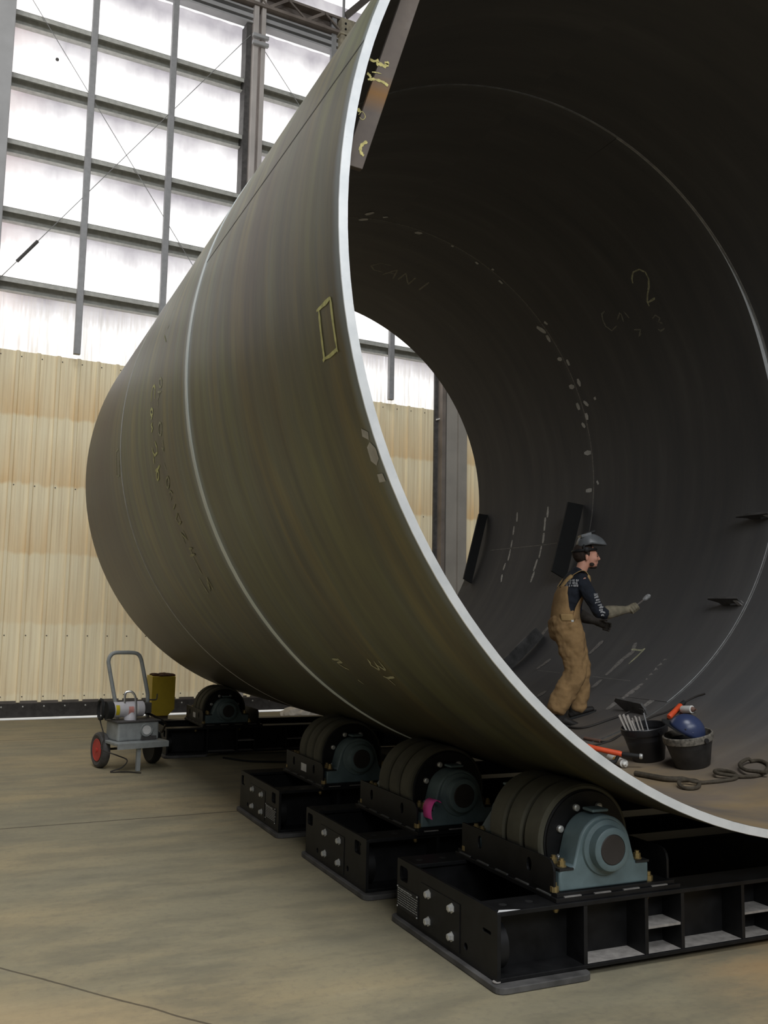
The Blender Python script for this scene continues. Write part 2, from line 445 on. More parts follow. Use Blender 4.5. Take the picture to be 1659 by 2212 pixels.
# ------------------------------------------------------------------ geometry helpers
class MB:
    def __init__(s):
        s.v, s.f, s.uv = [], [], None

    def add(s, vs, fs):
        b = len(s.v)
        s.v += [tuple(x) for x in vs]
        s.f += [tuple(b + i for i in f) for f in fs]
        return s

    def box(s, x0, x1, y0, y1, z0, z1):
        return s.add([(x, y, z) for z in (z0, z1) for y in (y0, y1) for x in (x0, x1)],
                     [(0, 2, 3, 1), (4, 5, 7, 6), (0, 1, 5, 4), (2, 6, 7, 3), (0, 4, 6, 2), (1, 3, 7, 5)])

    def obox(s, c, U, V, W):
        c, U, V, W = Vector(c), Vector(U), Vector(V), Vector(W)
        vs = [c + a * U + b * V + d * W for d in (-1, 1) for b in (-1, 1) for a in (-1, 1)]
        return s.add(vs, [(0, 2, 3, 1), (4, 5, 7, 6), (0, 1, 5, 4), (2, 6, 7, 3), (0, 4, 6, 2), (1, 3, 7, 5)])

    def lathe(s, prof, o, axis=(0, 0, 1), n=32, a0=0.0, a1=PI2, cap=True):
        """prof: list of (radius, height along the axis)"""
        ax = Vector(axis).normalized()
        t = Vector((1, 0, 0)) if abs(ax.x) < 0.8 else Vector((0, 1, 0))
        U = ax.cross(t).normalized()
        V = ax.cross(U)
        o = Vector(o)
        full = abs(a1 - a0 - PI2) < 1e-6
        m = n if full else n + 1
        vs = []
        for r, h in prof:
            for i in range(m):
                a = a0 + (a1 - a0) * i / n
                vs.append(o + ax * h + (U * cos(a) + V * sin(a)) * max(r, 1e-5))
        fs = []
        for k in range(len(prof) - 1):
            for i in range(n):
                j = (i + 1) % m
                fs.append((k * m + i, k * m + j, (k + 1) * m + j, (k + 1) * m + i))
        if cap and full:
            fs.append(tuple(range(m - 1, -1, -1)))
            fs.append(tuple((len(prof) - 1) * m + i for i in range(m)))
        return s.add(vs, fs)

    def cyl(s, a, b, r, n=16, r2=None):
        a, b = Vector(a), Vector(b)
        return s.lathe([(r, 0), (r if r2 is None else r2, (b - a).length)], a, b - a, n)

    def tube(s, pts, r, n=8, closed=False, flat=None):
        pts = [Vector(p) for p in pts]
        m = len(pts)
        rs = r if isinstance(r, (list, tuple)) else [r] * m
        T = []
        for i in range(m):
            if closed:
                d = pts[(i + 1) % m] - pts[i - 1]
            else:
                d = pts[min(i + 1, m - 1)] - pts[max(i - 1, 0)]
            T.append(d.normalized() if d.length > 1e-9 else Vector((0, 0, 1)))
        ref = Vector((0, 0, 1)) if abs(T[0].z) < 0.9 else Vector((1, 0, 0))
        U = (ref - T[0] * ref.dot(T[0])).normalized()
        vs = []
        for i in range(m):
            U = (U - T[i] * U.dot(T[i])).normalized()
            V = T[i].cross(U)
            for k in range(n):
                a = PI2 * k / n
                vs.append(pts[i] + (U * cos(a) + V * sin(a)) * rs[i])
        fs = []
        for i in range(m if closed else m - 1):
            for k in range(n):
                j, l = (i + 1) % m, (k + 1) % n
                fs.append((i * n + k, i * n + l, j * n + l, j * n + k))
        if not closed:
            fs.append(tuple(range(n - 1, -1, -1)))
            fs.append(tuple((m - 1) * n + k for k in range(n)))
        return s.add(vs, fs)

    def prism(s, poly, o, U, V, W):
        """poly in (u,v), extruded from o by W"""
        o, U, V, W = Vector(o), Vector(U), Vector(V), Vector(W)
        n = len(poly)
        a = [o + U * p[0] + V * p[1] for p in poly]
        return s.add(a + [q + W for q in a], [tuple(range(n - 1, -1, -1)), tuple(range(n, 2 * n))] + [(i, (i + 1) % n, n + (i + 1) % n, n + i) for i in range(n)])

    def plate(s, outer, holes, o, U, V, W):
        """flat plate with holes; outlines in (u,v), thickness vector W"""
        o, U, V, W = Vector(o), Vector(U), Vector(V), Vector(W)
        bm = bmesh.new()
        loops = []
        for lp in [outer] + holes:
            vs = [bm.verts.new((p[0], p[1], 0)) for p in lp]
            loops.append(vs)
            for i in range(len(vs)):
                bm.edges.new((vs[i], vs[(i + 1) % len(vs)]))
        bmesh.ops.triangle_fill(bm, use_beauty=True, use_dissolve=False, edges=bm.edges[:])
        bm.verts.index_update()
        n = len(bm.verts)
        P = [o + U * v.co.x + V * v.co.y for v in bm.verts]
        fs = [tuple(v.index for v in f.verts) for f in bm.faces]
        fl = [tuple(n + i for i in reversed(f)) for f in fs]
        si = []
        for vs in loops:
            for i in range(len(vs)):
                a, b = vs[i].index, vs[(i + 1) % len(vs)].index
                si.append((a, b, n + b, n + a))
        s.add(P + [q + W for q in P], fs + fl + si)
        bm.free()
        return s

    def ball(s, c, r, n=16, m=10, U=None, V=None, W=None):
        c = Vector(c)
        r = r if isinstance(r, (tuple, list)) else (r, r, r)
        U, V, W = (Vector(x) for x in (U or (1, 0, 0), V or (0, 1, 0), W or (0, 0, 1)))
        vs, fs = [], []
        for i in range(1, m):
            t = pi * i / m
            for k in range(n):
                a = PI2 * k / n
                vs.append(c + U * (r[0] * sin(t) * cos(a)) + V * (r[1] * sin(t) * sin(a)) + W * (r[2] * cos(t)))
        top, bot = len(vs), len(vs) + 1
        vs += [c + W * r[2], c - W * r[2]]
        for i in range(m - 2):
            for k in range(n):
                l = (k + 1) % n
                fs.append((i * n + k, (i + 1) * n + k, (i + 1) * n + l, i * n + l))
        for k in range(n):
            l = (k + 1) % n
            fs.append((top, k, l))
            fs.append((bot, (m - 2) * n + l, (m - 2) * n + k))
        return s.add(vs, fs)

    def build(s, name, mat, parent=None, smooth=35, bevel=0.0, uv=None, recalc=True):
        me = bpy.data.meshes.new(name)
        me.from_pydata(s.v, [], s.f)
        me.validate(clean_customdata=False)
        if recalc:
            bm = bmesh.new()
            bm.from_mesh(me)
            bmesh.ops.recalc_face_normals(bm, faces=bm.faces)
            bm.to_mesh(me)
            bm.free()
        if smooth:
            me.shade_smooth()
            me.set_sharp_from_angle(angle=R_(smooth))
        if uv:
            lay = me.uv_layers.new(name='UVMap')
            for lp in me.loops:
                lay.data[lp.index].uv = uv(me.vertices[lp.vertex_index].co)
        me.materials.append(mat)
        o = bpy.data.objects.new(name, me)
        COL.objects.link(o)
        if parent is not None:
            adopt(o, parent)
        if bevel:
            b = o.modifiers.new('bevel', 'BEVEL')
            b.width = bevel
            b.segments = 2
            b.limit_method = 'ANGLE'
            b.angle_limit = R_(40)
        return o


def adopt(o, parent):
    o.parent = parent
    if parent.parent is None:
        o.matrix_parent_inverse = Matrix.Translation(parent.location).inverted()


def tag(o, label, cat, group=None, kind=None):
    o['label'] = label
    o['category'] = cat
    if group:
        o['group'] = group
    if kind:
        o['kind'] = kind
    return o


def thing(name, label, cat, loc, group=None):
    o = bpy.data.objects.new(name, None)
    COL.objects.link(o)
    o.empty_display_size = 0.1
    o.location = loc
    return tag(o, label, cat, group)


def struct(o, kind='structure'):
    o['kind'] = kind
    return o


def lbl(o, t):
    o['label'] = t
    return o


def circ(cx, cy, r, n=14, rx=None):
    return [(cx + (rx or r) * cos(PI2 * i / n), cy + r * sin(PI2 * i / n)) for i in range(n)]


def rrect(x0, x1, y0, y1, r, n=4):
    out = []
    for cx, cy, a in ((x1 - r, y1 - r, 0), (x0 + r, y1 - r, 90), (x0 + r, y0 + r, 180), (x1 - r, y0 + r, 270)):
        for i in range(n + 1):
            t = R_(a + 90 * i / n)
            out.append((cx + r * cos(t), cy + r * sin(t)))
    return out


def smooth_path(pts, k=6):
    """Catmull-Rom through the points"""
    P = [Vector(p) for p in pts]
    P = [2 * P[0] - P[1]] + P + [2 * P[-1] - P[-2]]
    out = []
    for i in range(1, len(P) - 2):
        a, b, c, d = P[i - 1:i + 3]
        for j in range(k):
            t = j / k
            out.append(0.5 * ((2 * b) + (c - a) * t + (2 * a - 5 * b + 4 * c - d) * t * t + (3 * b - a - 3 * c + d) * t ** 3))
    out.append(P[-2])
    return out


# ------------------------------------------------------------------ the hall
WR = R_(4.1214)
WY0 = 16.6


def W(s, d, z):
    return Vector((s * cos(WR) + d * sin(WR), WY0 + s * sin(WR) - d * cos(WR), z))


WU, WN, WZ = W(1, 0, 0) - W(0, 0, 0), W(0, 1, 0) - W(0, 0, 0), Vector((0, 0, 1))


def wbox(mb, s0, s1, d0, d1, z0, z1):
    return mb.obox(W((s0 + s1) / 2, (d0 + d1) / 2, (z0 + z1) / 2), WU * (s1 - s0) / 2, WN * (d1 - d0) / 2, WZ * (z1 - z0) / 2)


def wuv(co):
    q = co - W(0, 0, 0)
    return (q.dot(WU), co.z)


HX0, HX1, HY0, HZ = -13.0, 21.0, -14.0, 17.5
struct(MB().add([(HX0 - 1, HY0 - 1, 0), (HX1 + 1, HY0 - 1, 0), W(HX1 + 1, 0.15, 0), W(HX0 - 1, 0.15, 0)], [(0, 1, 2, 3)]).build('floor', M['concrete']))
struct(MB().add([W(-45, 0.15, -0.01), W(60, 0.15, -0.01), W(60, -60, -0.01), W(-45, -60, -0.01)], [(0, 1, 2, 3)]).build('ground', M['ground']))
struct(MB().box(HX0 - 0.2, HX0, HY0, 16.2, 0, HZ).build('wall_left', M['wall_far']))
struct(MB().box(HX1, HX1 + 0.2, HY0, 18.6, 0, HZ).build('wall_right', M['wall_far']))
struct(MB().box(HX0, HX1, HY0 - 0.2, HY0, 0, HZ).build('wall_front', M['wall_far']))
struct(MB().box(HX0 - 0.2, HX1 + 0.2, HY0 - 0.2, 18.6, HZ, HZ + 0.2).build('ceiling', M['ceiling']))


def ribbed(name, s0, s1, z0, z1):
    """wide flat pans between raised trapezoid ribs, with two low stiffening ribs in every pan"""
    prof = []
    s = s0
    P = 0.3325
    while s < s1 - 0.01:
        for ds, d in ((0.0, 0.0), (0.014, 0.050), (0.060, 0.050), (0.085, 0.0), (0.135, 0.0), (0.150, 0.005), (0.165, 0.005), (0.180, 0.0), (0.225, 0.0), (0.240, 0.005), (0.255, 0.005), (0.270, 0.0)):
            if s + ds < s1:
                prof.append((s + ds, d))
        s += P
    prof.append((s1, 0.0))
    n = len(prof)
    vs, fs = [], []
    for q, (s_, d) in enumerate(prof):
        vs += [W(s_, d, z0), W(s_, d, z1), W(s_, d - 0.05, z0), W(s_, d - 0.05, z1)]
    for q in range(n - 1):
        a, b = 4 * q, 4 * q + 4
        fs += [(a, b, b + 1, a + 1), (b + 2, a + 2, a + 3, b + 3), (a + 1, b + 1, b + 3, a + 3), (a, a + 2, b + 2, b)]
    fs += [(0, 1, 3, 2), (4 * n - 4, 4 * n - 2, 4 * n - 1, 4 * n - 3)]
    return MB().add(vs, fs).build(name, M['tan'], smooth=0, uv=wuv)


PH = 0.9325 - 0.3325 * 12
wb = struct(ribbed('wall_back', PH, 8.93, 0.27, 6.15))
struct(ribbed('wall_back_right', 9.56, 16.0, 0.27, 11.8))
mb = MB()
for s in [PH + 0.1 + 0.3325 * i for i in range(39)]:
    for z in (1.36, 3.86, 6.06, 0.36):
        c = W(s, 0.002, z)
        mb.lathe([(0.011, 0), (0.011, 0.008), (0.005, 0.012)], c, WN, 6)
o = mb.build('sheet_screws', M['dark_grey'], smooth=0)
o['kind'] = 'stuff'
adopt(o, wb)
mb = MB()
wbox(mb, PH, 8.93, -0.03, 0.03, 0.245, 0.295)
struct(mb.build('trim_1', M['brown_steel']))
mb = MB()
wbox(mb, PH, 8.93, 0.005, 0.04, 0.024, 0.25)
flap = struct(mb.build('trim_2', M['rubber']))
mb = MB()
for i in range(36):
    s = PH + 0.12 + 0.3325 * i
    mb.lathe([(0.014, 0), (0.014, 0.01), (0.004, 0.016)], W(s, 0.04, 0.20), WN, 8)
o = mb.build('bolt_row', M['zinc'], smooth=0)
o['kind'] = 'stuff'
adopt(o, flap)
mb = MB()
wbox(mb, -13, PH, 0, 0.05, 0, HZ)
wbox(mb, 16.0, 22, 0, 0.05, 0, HZ)
wbox(mb, 8.93, 9.80, -0.3, -0.1, 0, HZ)
wbox(mb, PH, 16, -0.02, 0.0, 14.9, HZ)
struct(mb.build('wall_back_frame', M['wall_far']))

# backlit liner, one sheet per bay
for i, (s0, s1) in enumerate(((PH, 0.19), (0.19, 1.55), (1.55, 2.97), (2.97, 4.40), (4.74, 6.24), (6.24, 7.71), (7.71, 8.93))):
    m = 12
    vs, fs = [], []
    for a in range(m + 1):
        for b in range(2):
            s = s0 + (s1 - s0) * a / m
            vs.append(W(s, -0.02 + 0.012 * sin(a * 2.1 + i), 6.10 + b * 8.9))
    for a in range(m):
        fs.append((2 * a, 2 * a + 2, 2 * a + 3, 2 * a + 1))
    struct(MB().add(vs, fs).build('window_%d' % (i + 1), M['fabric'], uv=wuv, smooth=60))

# girts: a rolled channel per bay, lip up front, open underside
k = 0
for zg in GIRT_Z:
    for s0, s1 in ((0.1, 4.42), (4.74, 8.93)):
        mb = MB()
        wbox(mb, s0, s1, 0.20, 0.215, zg - 0.075, zg + 0.005)
        wbox(mb, s0, s1, 0.005, 0.215, zg - 0.005, zg + 0.006)
        wbox(mb, s0, s1, 0.005, 0.02, zg - 0.19, zg)
        wbox(mb, s0, s1, 0.005, 0.13, zg - 0.20, zg - 0.19)
        struct(mb.build('girt', M['girt'], smooth=0))
for s in (1.55, 2.985, 6.24, 7.715):
    mb = MB()
    wbox(mb, s - 0.055, s + 0.055, 0.22, 0.31, 6.16, 14.0)
    struct(mb.build('mullion', M['grey_metal'], bevel=0.008))

# paired column between the bays, with its dark jamb and two clamp bars
mb = MB()
wbox(mb, 4.385, 4.49, 0.0, 0.26, 6.1, 13.25)
struct(mb.build('jamb_post', M['dark_grey']))
mb = MB()
wbox(mb, 4.50, 4.60, 0.25, 0.36, 0.3, 13.9)
wbox(mb, 4.66, 4.745, 0.25, 0.36, 0.3, 13.9)
wbox(mb, 4.50, 4.74, 0.02, 0.14, 0.3, 13.9)
struct(mb.build('column_pair', plain('pale_column_grey', (0.66, 0.61, 0.58), 0.7, var=0.12, scale=2), bevel=0.006))
mb = MB()
for zc in (12.95, 12.80):
    mb.obox(W(4.625, 0.40, zc), WU * 0.165, WN * 0.04, WZ * 0.038)
struct(mb.build('clamp_bar', M['col_grey'], bevel=0.012))
mb = MB()
wbox(mb, -0.75, 0.185, 0.05, 0.75, 0, HZ)
struct(mb.build('column_left', M['col_grey'], bevel=0.01))
# wide column seen through the pipe
mb = MB()
wbox(mb, 8.90, 9.02, 0.0, 0.05, 0, 14)
wbox(mb, 9.075, 9.14, 0.02, 0.12, 0, 14)
struct(mb.build('column_web', M['dark_grey']))
mb = MB()
wbox(mb, 8.985, 9.075, 0.0, 0.22, 0, 14)
struct(mb.build('column_flange', plain('brown_column_flange', (0.24, 0.205, 0.18), 0.75, var=0.2, scale=3), bevel=0.006))
mb = MB()
wbox(mb, 9.11, 9.375, 0.03, 0.20, 0, 14)
wbox(mb, 9.375, 9.585, 0.03, 0.26, 0, 14)
struct(mb.build('column_right', plain('warm_column_grey', (0.42, 0.39, 0.35), 0.75, var=0.1, scale=2), bevel=0.006))
mb = MB()
mb.obox(W(9.0, 0.10, 5.955), WU * 0.09 + WZ * 0.03, WN * 0.02, WZ * 0.016)
struct(mb.build('latch_strip', M['white'], bevel=0.004))

# bracing rods with a turnbuckle
def rod(a, b, r=0.0065):
    return MB().cyl(W(*a), W(*b), r, 8)
A0, A1 = (0.1, 0.26, 12.87), (4.42, 0.26, 6.9)
struct(rod(A0, A1).build('brace_rod', M['rod_grey']))
B0, B1 = (4.46, 0.28, 13.0), (0.2, 0.28, 7.2)
br = struct(rod(B0, B1).build('brace_rod', M['rod_grey']))
b0, b1 = Vector(W(*B0)), Vector(W(*B1))
adopt(MB().cyl(b0.lerp(b1, 0.858), b0.lerp(b1, 0.93), 0.028, 10).build('turnbuckle', M['dark_grey']), br)
struct(rod((4.68, 0.28, 12.86), (7.7, 0.28, 9.3)).build('brace_rod', M['rod_grey']))
struct(MB().lathe([(0.03, 0), (0.03, 0.02)], W(0.975, 0.0, 11.53), WN, 12).build('trim_3', M['dark_grey']))

# crane girder and eave channel along the top of the wall
mb = MB()
for s0, s1 in ((0.2, 4.50), (4.745, 6.40)):
    wbox(mb, s0, s1, 0.10, 0.30, 13.26, 13.30)
    wbox(mb, s0, s1, 0.06, 0.12, 13.30, 13.55)
    wbox(mb, s0, s1, 0.10, 0.30, 13.52, 13.56)
    wbox(mb, s0, s1, 0.20, 0.30, 13.36, 13.44)
struct(mb.build('beam_eave', M['col_grey'], smooth=0))
mb = MB()
wbox(mb, 0.2, 10.5, 0.0, 0.40, 13.60, 13.66)
wbox(mb, 0.2, 10.5, 0.10, 0.14, 13.60, 13.98)
wbox(mb, 0.2, 10.5, 0.0, 0.34, 13.95, 14.0)
struct(mb.build('beam_crane', M['beam_brown'], smooth=0))
mb = MB()
for i, s in enumerate((4.6, 5.0, 5.4, 5.8, 6.2, 6.6)):
    mb.obox(W(s, 0.36, 13.80), WU * 0.19 + WZ * (0.14 if i % 2 else -0.14), WN * 0.012, WZ * 0.03 - WU * 0.01)
struct(mb.build('beam_lacing', M['beam_brown'], smooth=0))
mb = MB()
wbox(mb, 6.33, 6.62, 0.15, 0.45, 12.9, 13.92)
wbox(mb, 6.30, 6.65, 0.12, 0.48, 13.55, 13.60)
cb = struct(mb.build('column_head', M['cream_bracket'], smooth=0))
mb = MB()
for i in range(4):
    mb.lathe([(0.022, 0), (0.022, 0.02)], W(6.42, 0.45, 13.80 - 0.12 * i), WN, 8)
adopt(mb.build('bolt_holes', M['rubber_black'], smooth=0), cb)
struct(MB().cyl(W(6.44, 0.30, 14.0), W(6.44, 0.30, 17), 0.03, 8).build('hanger_pole', M['grey_metal']))
mb = MB()
mb.obox(W(6.85, 0.30, 14.5), WU * 0.36 + WZ * 0.42, WN * 0.03, (WZ * 0.05 - WU * 0.043))
struct(mb.build('knee_brace', M['brown_steel']))
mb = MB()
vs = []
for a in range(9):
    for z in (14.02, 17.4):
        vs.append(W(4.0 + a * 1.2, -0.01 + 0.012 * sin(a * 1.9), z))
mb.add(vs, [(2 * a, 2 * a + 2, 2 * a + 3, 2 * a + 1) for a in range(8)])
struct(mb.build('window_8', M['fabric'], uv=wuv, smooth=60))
DABS= [([(1.5901, 4.3211), (1.6095, 4.316), (1.635, 4.3273)], 0.007), ([(1.6225, 4.3071), (1.6483, 4.31), (1.6657, 4.3064), (1.6828, 4.3237), (1.6654, 4.3252)], 0.0085), ([(1.5767, 4.2465), (1.5874, 4.2431), (1.5962, 4.2309)], 0.006), ([(1.5816, 4.2166), (1.6113, 4.2266), (1.6413, 4.2263), (1.663, 4.2238), (1.6848, 4.2128)], 0.006), ([(1.602, 4.2596), (1.6234, 4.2633), (1.6492, 4.2641)], 0.003), ([(1.5362, 4.0642), (1.5429, 4.0453)], 0.006), ([(1.539, 4.032), (1.5554, 4.0526), (1.5728, 4.0322), (1.5605, 4.0127), (1.5435, 4.0208)], 0.0015), ([(1.5838, 3.9118), (1.559, 3.8896), (1.5511, 3.8633), (1.5599, 3.845), (1.5685, 3.8388)], 0.0065)]
OUTS={'can2p':[[(-90.42,8.137),(-91.78,8.148),(-92.76,8.117),(-92.83,8.051),(-92.02,7.991),(-90.23,7.991)],[(-88.25,8.043),(-88.0,8.049),(-87.88,8.069),(-87.91,8.096),(-88.08,8.124),(-88.37,8.145),(-88.68,8.154),(-88.93,8.148),(-89.06,8.129),(-89.02,8.102),(-88.84,8.073),(-88.56,8.052),(-88.25,8.043)],[(-87.72,8.06),(-87.28,8.128)],[(-86.54,8.062),(-86.27,8.126),(-85.53,8.056),(-85.14,8.128)],[(-83.18,7.998),(-82.0,7.935),(-81.13,7.934),(-81.0,8.055),(-81.68,8.115),(-82.53,8.134)],[(-81.28,8.114),(-79.77,8.124)],[(-78.92,7.909),(-78.53,8.016),(-78.58,8.106)],[(-77.53,8.009),(-77.2,8.032),(-76.98,8.062),(-76.95,8.09),(-77.1,8.108),(-77.41,8.113),(-77.78,8.102),(-78.11,8.08),(-78.33,8.051),(-78.36,8.023),(-78.2,8.004),(-77.9,7.999),(-77.53,8.009)]],
'number':[[(-91.68,7.69),(-91.33,7.692),(-91.15,7.711),(-91.19,7.743),(-91.45,7.779),(-91.85,7.81),(-92.3,7.829),(-92.67,7.829),(-92.85,7.81),(-92.8,7.778),(-92.53,7.74),(-92.12,7.707),(-91.68,7.69)],[(-90.83,7.851),(-90.25,7.691)],[(-90.32,7.755),(-89.49,7.834)],[(-89.19,7.831),(-88.44,7.813)],[(-84.13,7.68),(-83.67,7.697),(-83.39,7.728),(-83.37,7.763),(-83.61,7.794),(-84.06,7.812),(-84.59,7.813),(-85.06,7.798),(-85.35,7.769),(-85.36,7.734),(-85.1,7.702),(-84.65,7.682),(-84.13,7.68)],[(-82.44,7.684),(-80.88,7.666),(-81.33,7.75),(-80.54,7.677)],[(-78.76,7.717),(-77.68,7.703)],[(-75.52,7.676),(-75.14,7.705),(-74.89,7.741),(-74.85,7.773),(-75.02,7.794),(-75.36,7.796),(-75.79,7.782),(-76.17,7.753),(-76.41,7.719),(-76.45,7.687),(-76.28,7.666),(-75.94,7.662),(-75.52,7.676)],[(-73.59,7.647),(-74.18,7.693),(-74.05,7.76),(-72.85,7.765),(-73.35,7.709)],[(-71.93,7.651),(-71.29,7.788)],[(-70.48,7.673),(-69.71,7.788),(-68.75,7.748),(-68.98,7.652),(-70.48,7.673)],[(-67.69,7.677),(-65.99,7.667),(-67.43,7.789),(-65.34,7.78)],[(-64.51,7.724),(-64.5,7.607)],[(-64.6,7.683),(-62.64,7.707)],[(-63.37,7.799),(-63.45,7.609)],[(-62.54,7.707),(-59.92,7.698)],[(-59.4,7.857),(-56.52,7.846)],[(-58.52,7.681),(-56.91,7.723),(-59.41,7.588),(-57.18,7.605)]],
'w2y':[[(-44.92,5.914),(-45.03,5.785),(-44.65,5.771),(-44.32,5.882),(-43.49,5.82),(-43.24,5.773)],[(-45.8,5.249),(-45.35,5.252),(-44.74,5.281),(-44.11,5.228),(-44.27,5.199),(-45.54,5.169)],[(-44.88,5.178),(-44.18,5.126),(-44.41,5.103),(-45.72,5.088)],[(-42.93,5.248),(-42.69,5.212),(-43.09,5.079)],[(-42.69,5.212),(-41.47,5.191)],[(-41.31,5.794),(-40.58,5.768)]],
'rect':[[(-82.21,4.018),(-82.22,3.986),(-82.29,3.895),(-82.38,3.84)],[(-82.44,3.837),(-81.8,3.836),(-77.82,3.842)],[(-82.15,3.987),(-77.78,4.004),(-77.62,4.027)],[(-77.75,4.004),(-77.68,3.935),(-77.82,3.842),(-77.57,3.838)]],
'rectsmall':[[(-87.88,10.119),(-85.65,10.125),(-82.54,10.127)],[(-87.18,9.889),(-84.73,9.92),(-82.45,9.959)],[(-87.88,10.119),(-87.96,9.947)],[(-82.86,10.118),(-82.53,9.956)]],
'squares':[[(-70.27,3.76),(-69.62,3.776)],[(-68.24,3.795),(-68.05,3.711)],[(-66.34,3.758),(-65.61,3.76)]],
'upper':[[(-103.88,8.04),(-102.63,8.068)],[(-102.36,7.838),(-102.07,7.914)],[(-101.41,7.996),(-99.04,7.781)],[(-101.63,8.079),(-101.0,8.098)],[(-105.56,7.829),(-105.5,7.898)]]}
INNS={'can1':[[(169.37,10.969),(172.0,10.999),(173.45,11.164),(171.88,11.263),(169.38,11.241)],[(168.86,11.299),(167.13,11.012),(165.85,11.299)],[(168.11,11.188),(166.51,11.146)],[(164.68,11.259),(164.74,11.001),(161.58,11.258),(161.87,10.994)],[(158.3,11.24),(158.42,10.923)]],
'can23':[[(128.96,8.713),(128.65,8.779),(127.37,8.817),(125.64,8.829),(124.1,8.772),(124.71,8.655)],[(125.96,8.597),(127.15,8.508),(126.64,8.498),(124.92,8.525)],[(127.13,8.438),(126.01,8.423),(125.22,8.413)],[(123.02,8.086),(123.46,8.025),(122.51,7.983),(121.82,8.024),(120.9,7.962),(119.95,7.983),(119.81,8.061),(120.39,8.08)],[(122.32,8.429),(121.74,8.331),(120.53,8.41),(120.88,8.35)]],
'two':[[(131.92,8.077),(133.0,8.044),(134.1,7.976),(134.04,7.875),(132.9,7.824),(131.28,7.838),(129.83,7.892),(128.19,7.981),(126.87,8.036),(125.8,8.043)],[(126.62,8.041),(126.85,7.93),(126.5,7.798)]],
'dash1':[[(85.54,11.648),(82.78,11.636)],[(81.53,11.697),(78.91,11.688)],[(77.41,11.685),(75.14,11.674)],[(74.63,11.675),(71.18,11.659)],[(70.46,11.708),(68.26,11.707)],[(66.93,11.691),(64.51,11.634)]],
'dash2':[[(85.58,10.854),(82.55,10.847)],[(82.64,10.899),(78.85,10.88)],[(78.26,10.879),(75.26,10.854)],[(74.56,10.871),(71.05,10.852)],[(70.72,10.885),(67.28,10.882)],[(67.13,10.857),(63.86,10.843)]],
'long':[[(75.05,12.255),(74.93,11.613),(74.81,10.876),(74.88,10.497)]],
'spots':[[(133.0,9.769),(132.05,9.743)],[(132.71,9.957),(130.32,9.868)],[(129.65,9.882),(127.73,9.897)],[(122.84,9.941),(122.62,9.856)],[(121.93,9.772),(120.32,9.779)],[(116.4,9.733),(114.4,9.741)],[(115.16,9.955),(114.91,9.852)],[(110.67,9.917),(108.84,9.907)],[(110.53,9.776),(109.12,9.703)],[(110.65,9.543),(109.96,9.536)],[(105.37,9.927),(104.09,9.878)],[(97.68,9.986),(97.46,9.844)],[(89.92,9.759),(88.98,9.724)],[(87.9,9.989),(87.82,9.863)],[(107.5,9.793),(105.75,9.794)],[(-172.96,9.724),(-174.27,9.633)],[(-172.59,9.883),(-174.6,9.847)],[(-177.43,9.734),(-178.4,9.7)],[(172.63,9.92),(171.17,9.863)],[(163.23,9.854),(162.64,9.847)],[(155.7,9.878),(154.83,9.891)],[(151.75,9.789),(151.17,9.788)],[(148.17,9.885),(146.93,9.884)]],
'scr':[[(46.02,8.028),(43.48,7.959),(41.26,8.014),(36.06,8.028)],[(34.55,8.02),(31.7,8.007)],[(45.46,7.365),(42.35,7.365)],[(42.07,7.391),(38.13,7.382),(35.37,7.366)],[(34.62,7.38),(30.8,7.391),(27.46,7.404),(25.05,7.383)],[(42.35,6.981),(39.1,6.976),(37.45,7.023)],[(33.96,6.993),(30.71,7.002),(26.56,7.002)],[(46.26,8.591),(42.04,8.634)],[(35.88,9.299),(39.57,9.239)],[(47.16,9.86),(49.77,9.849)],[(26.03,8.627),(28.53,8.646)]],
'yel':[[(44.57,7.811),(39.97,7.857)],[(44.16,8.013),(44.01,7.844),(44.57,7.811)]],
'hole':[[(35.37,7.048),(35.65,6.983)]],
'glint':[[(35.95,6.972),(37.29,6.968)],[(42.84,6.977),(44.19,6.953)]],
'fineline':[[(35.39,9.268),(35.33,8.788)],[(35.17,8.213),(35.03,7.581)]]}

# ------------------------------------------------------------------ the welded steel pipe
CX, CZ, RO, RI, EE = 4.43853, 3.55475, 3.0, 2.9544, 0.00699
Y0, YS1, YS2, Y1 = 3.6947, 6.745, 9.83, 12.7807


def SP(th, y, r):
    """point of the pipe: th degrees from the bottom (positive towards +X)"""
    t = R_(th)
    return Vector((CX + r * (1 + EE) * sin(t), y, CZ - r * (1 - EE) * cos(t)))


def SN(th):
    t = R_(th)
    return Vector((sin(t), 0, -cos(t)))


def puv(co):
    t = atan2((co.x - CX), -(co.z - CZ))
    return (t * 3.0, co.y)


pipe = thing('steel_pipe', 'huge rolled steel pipe lying on black roller stands, open end towards the viewer', 'pipe', (CX, Y0, 0.575))


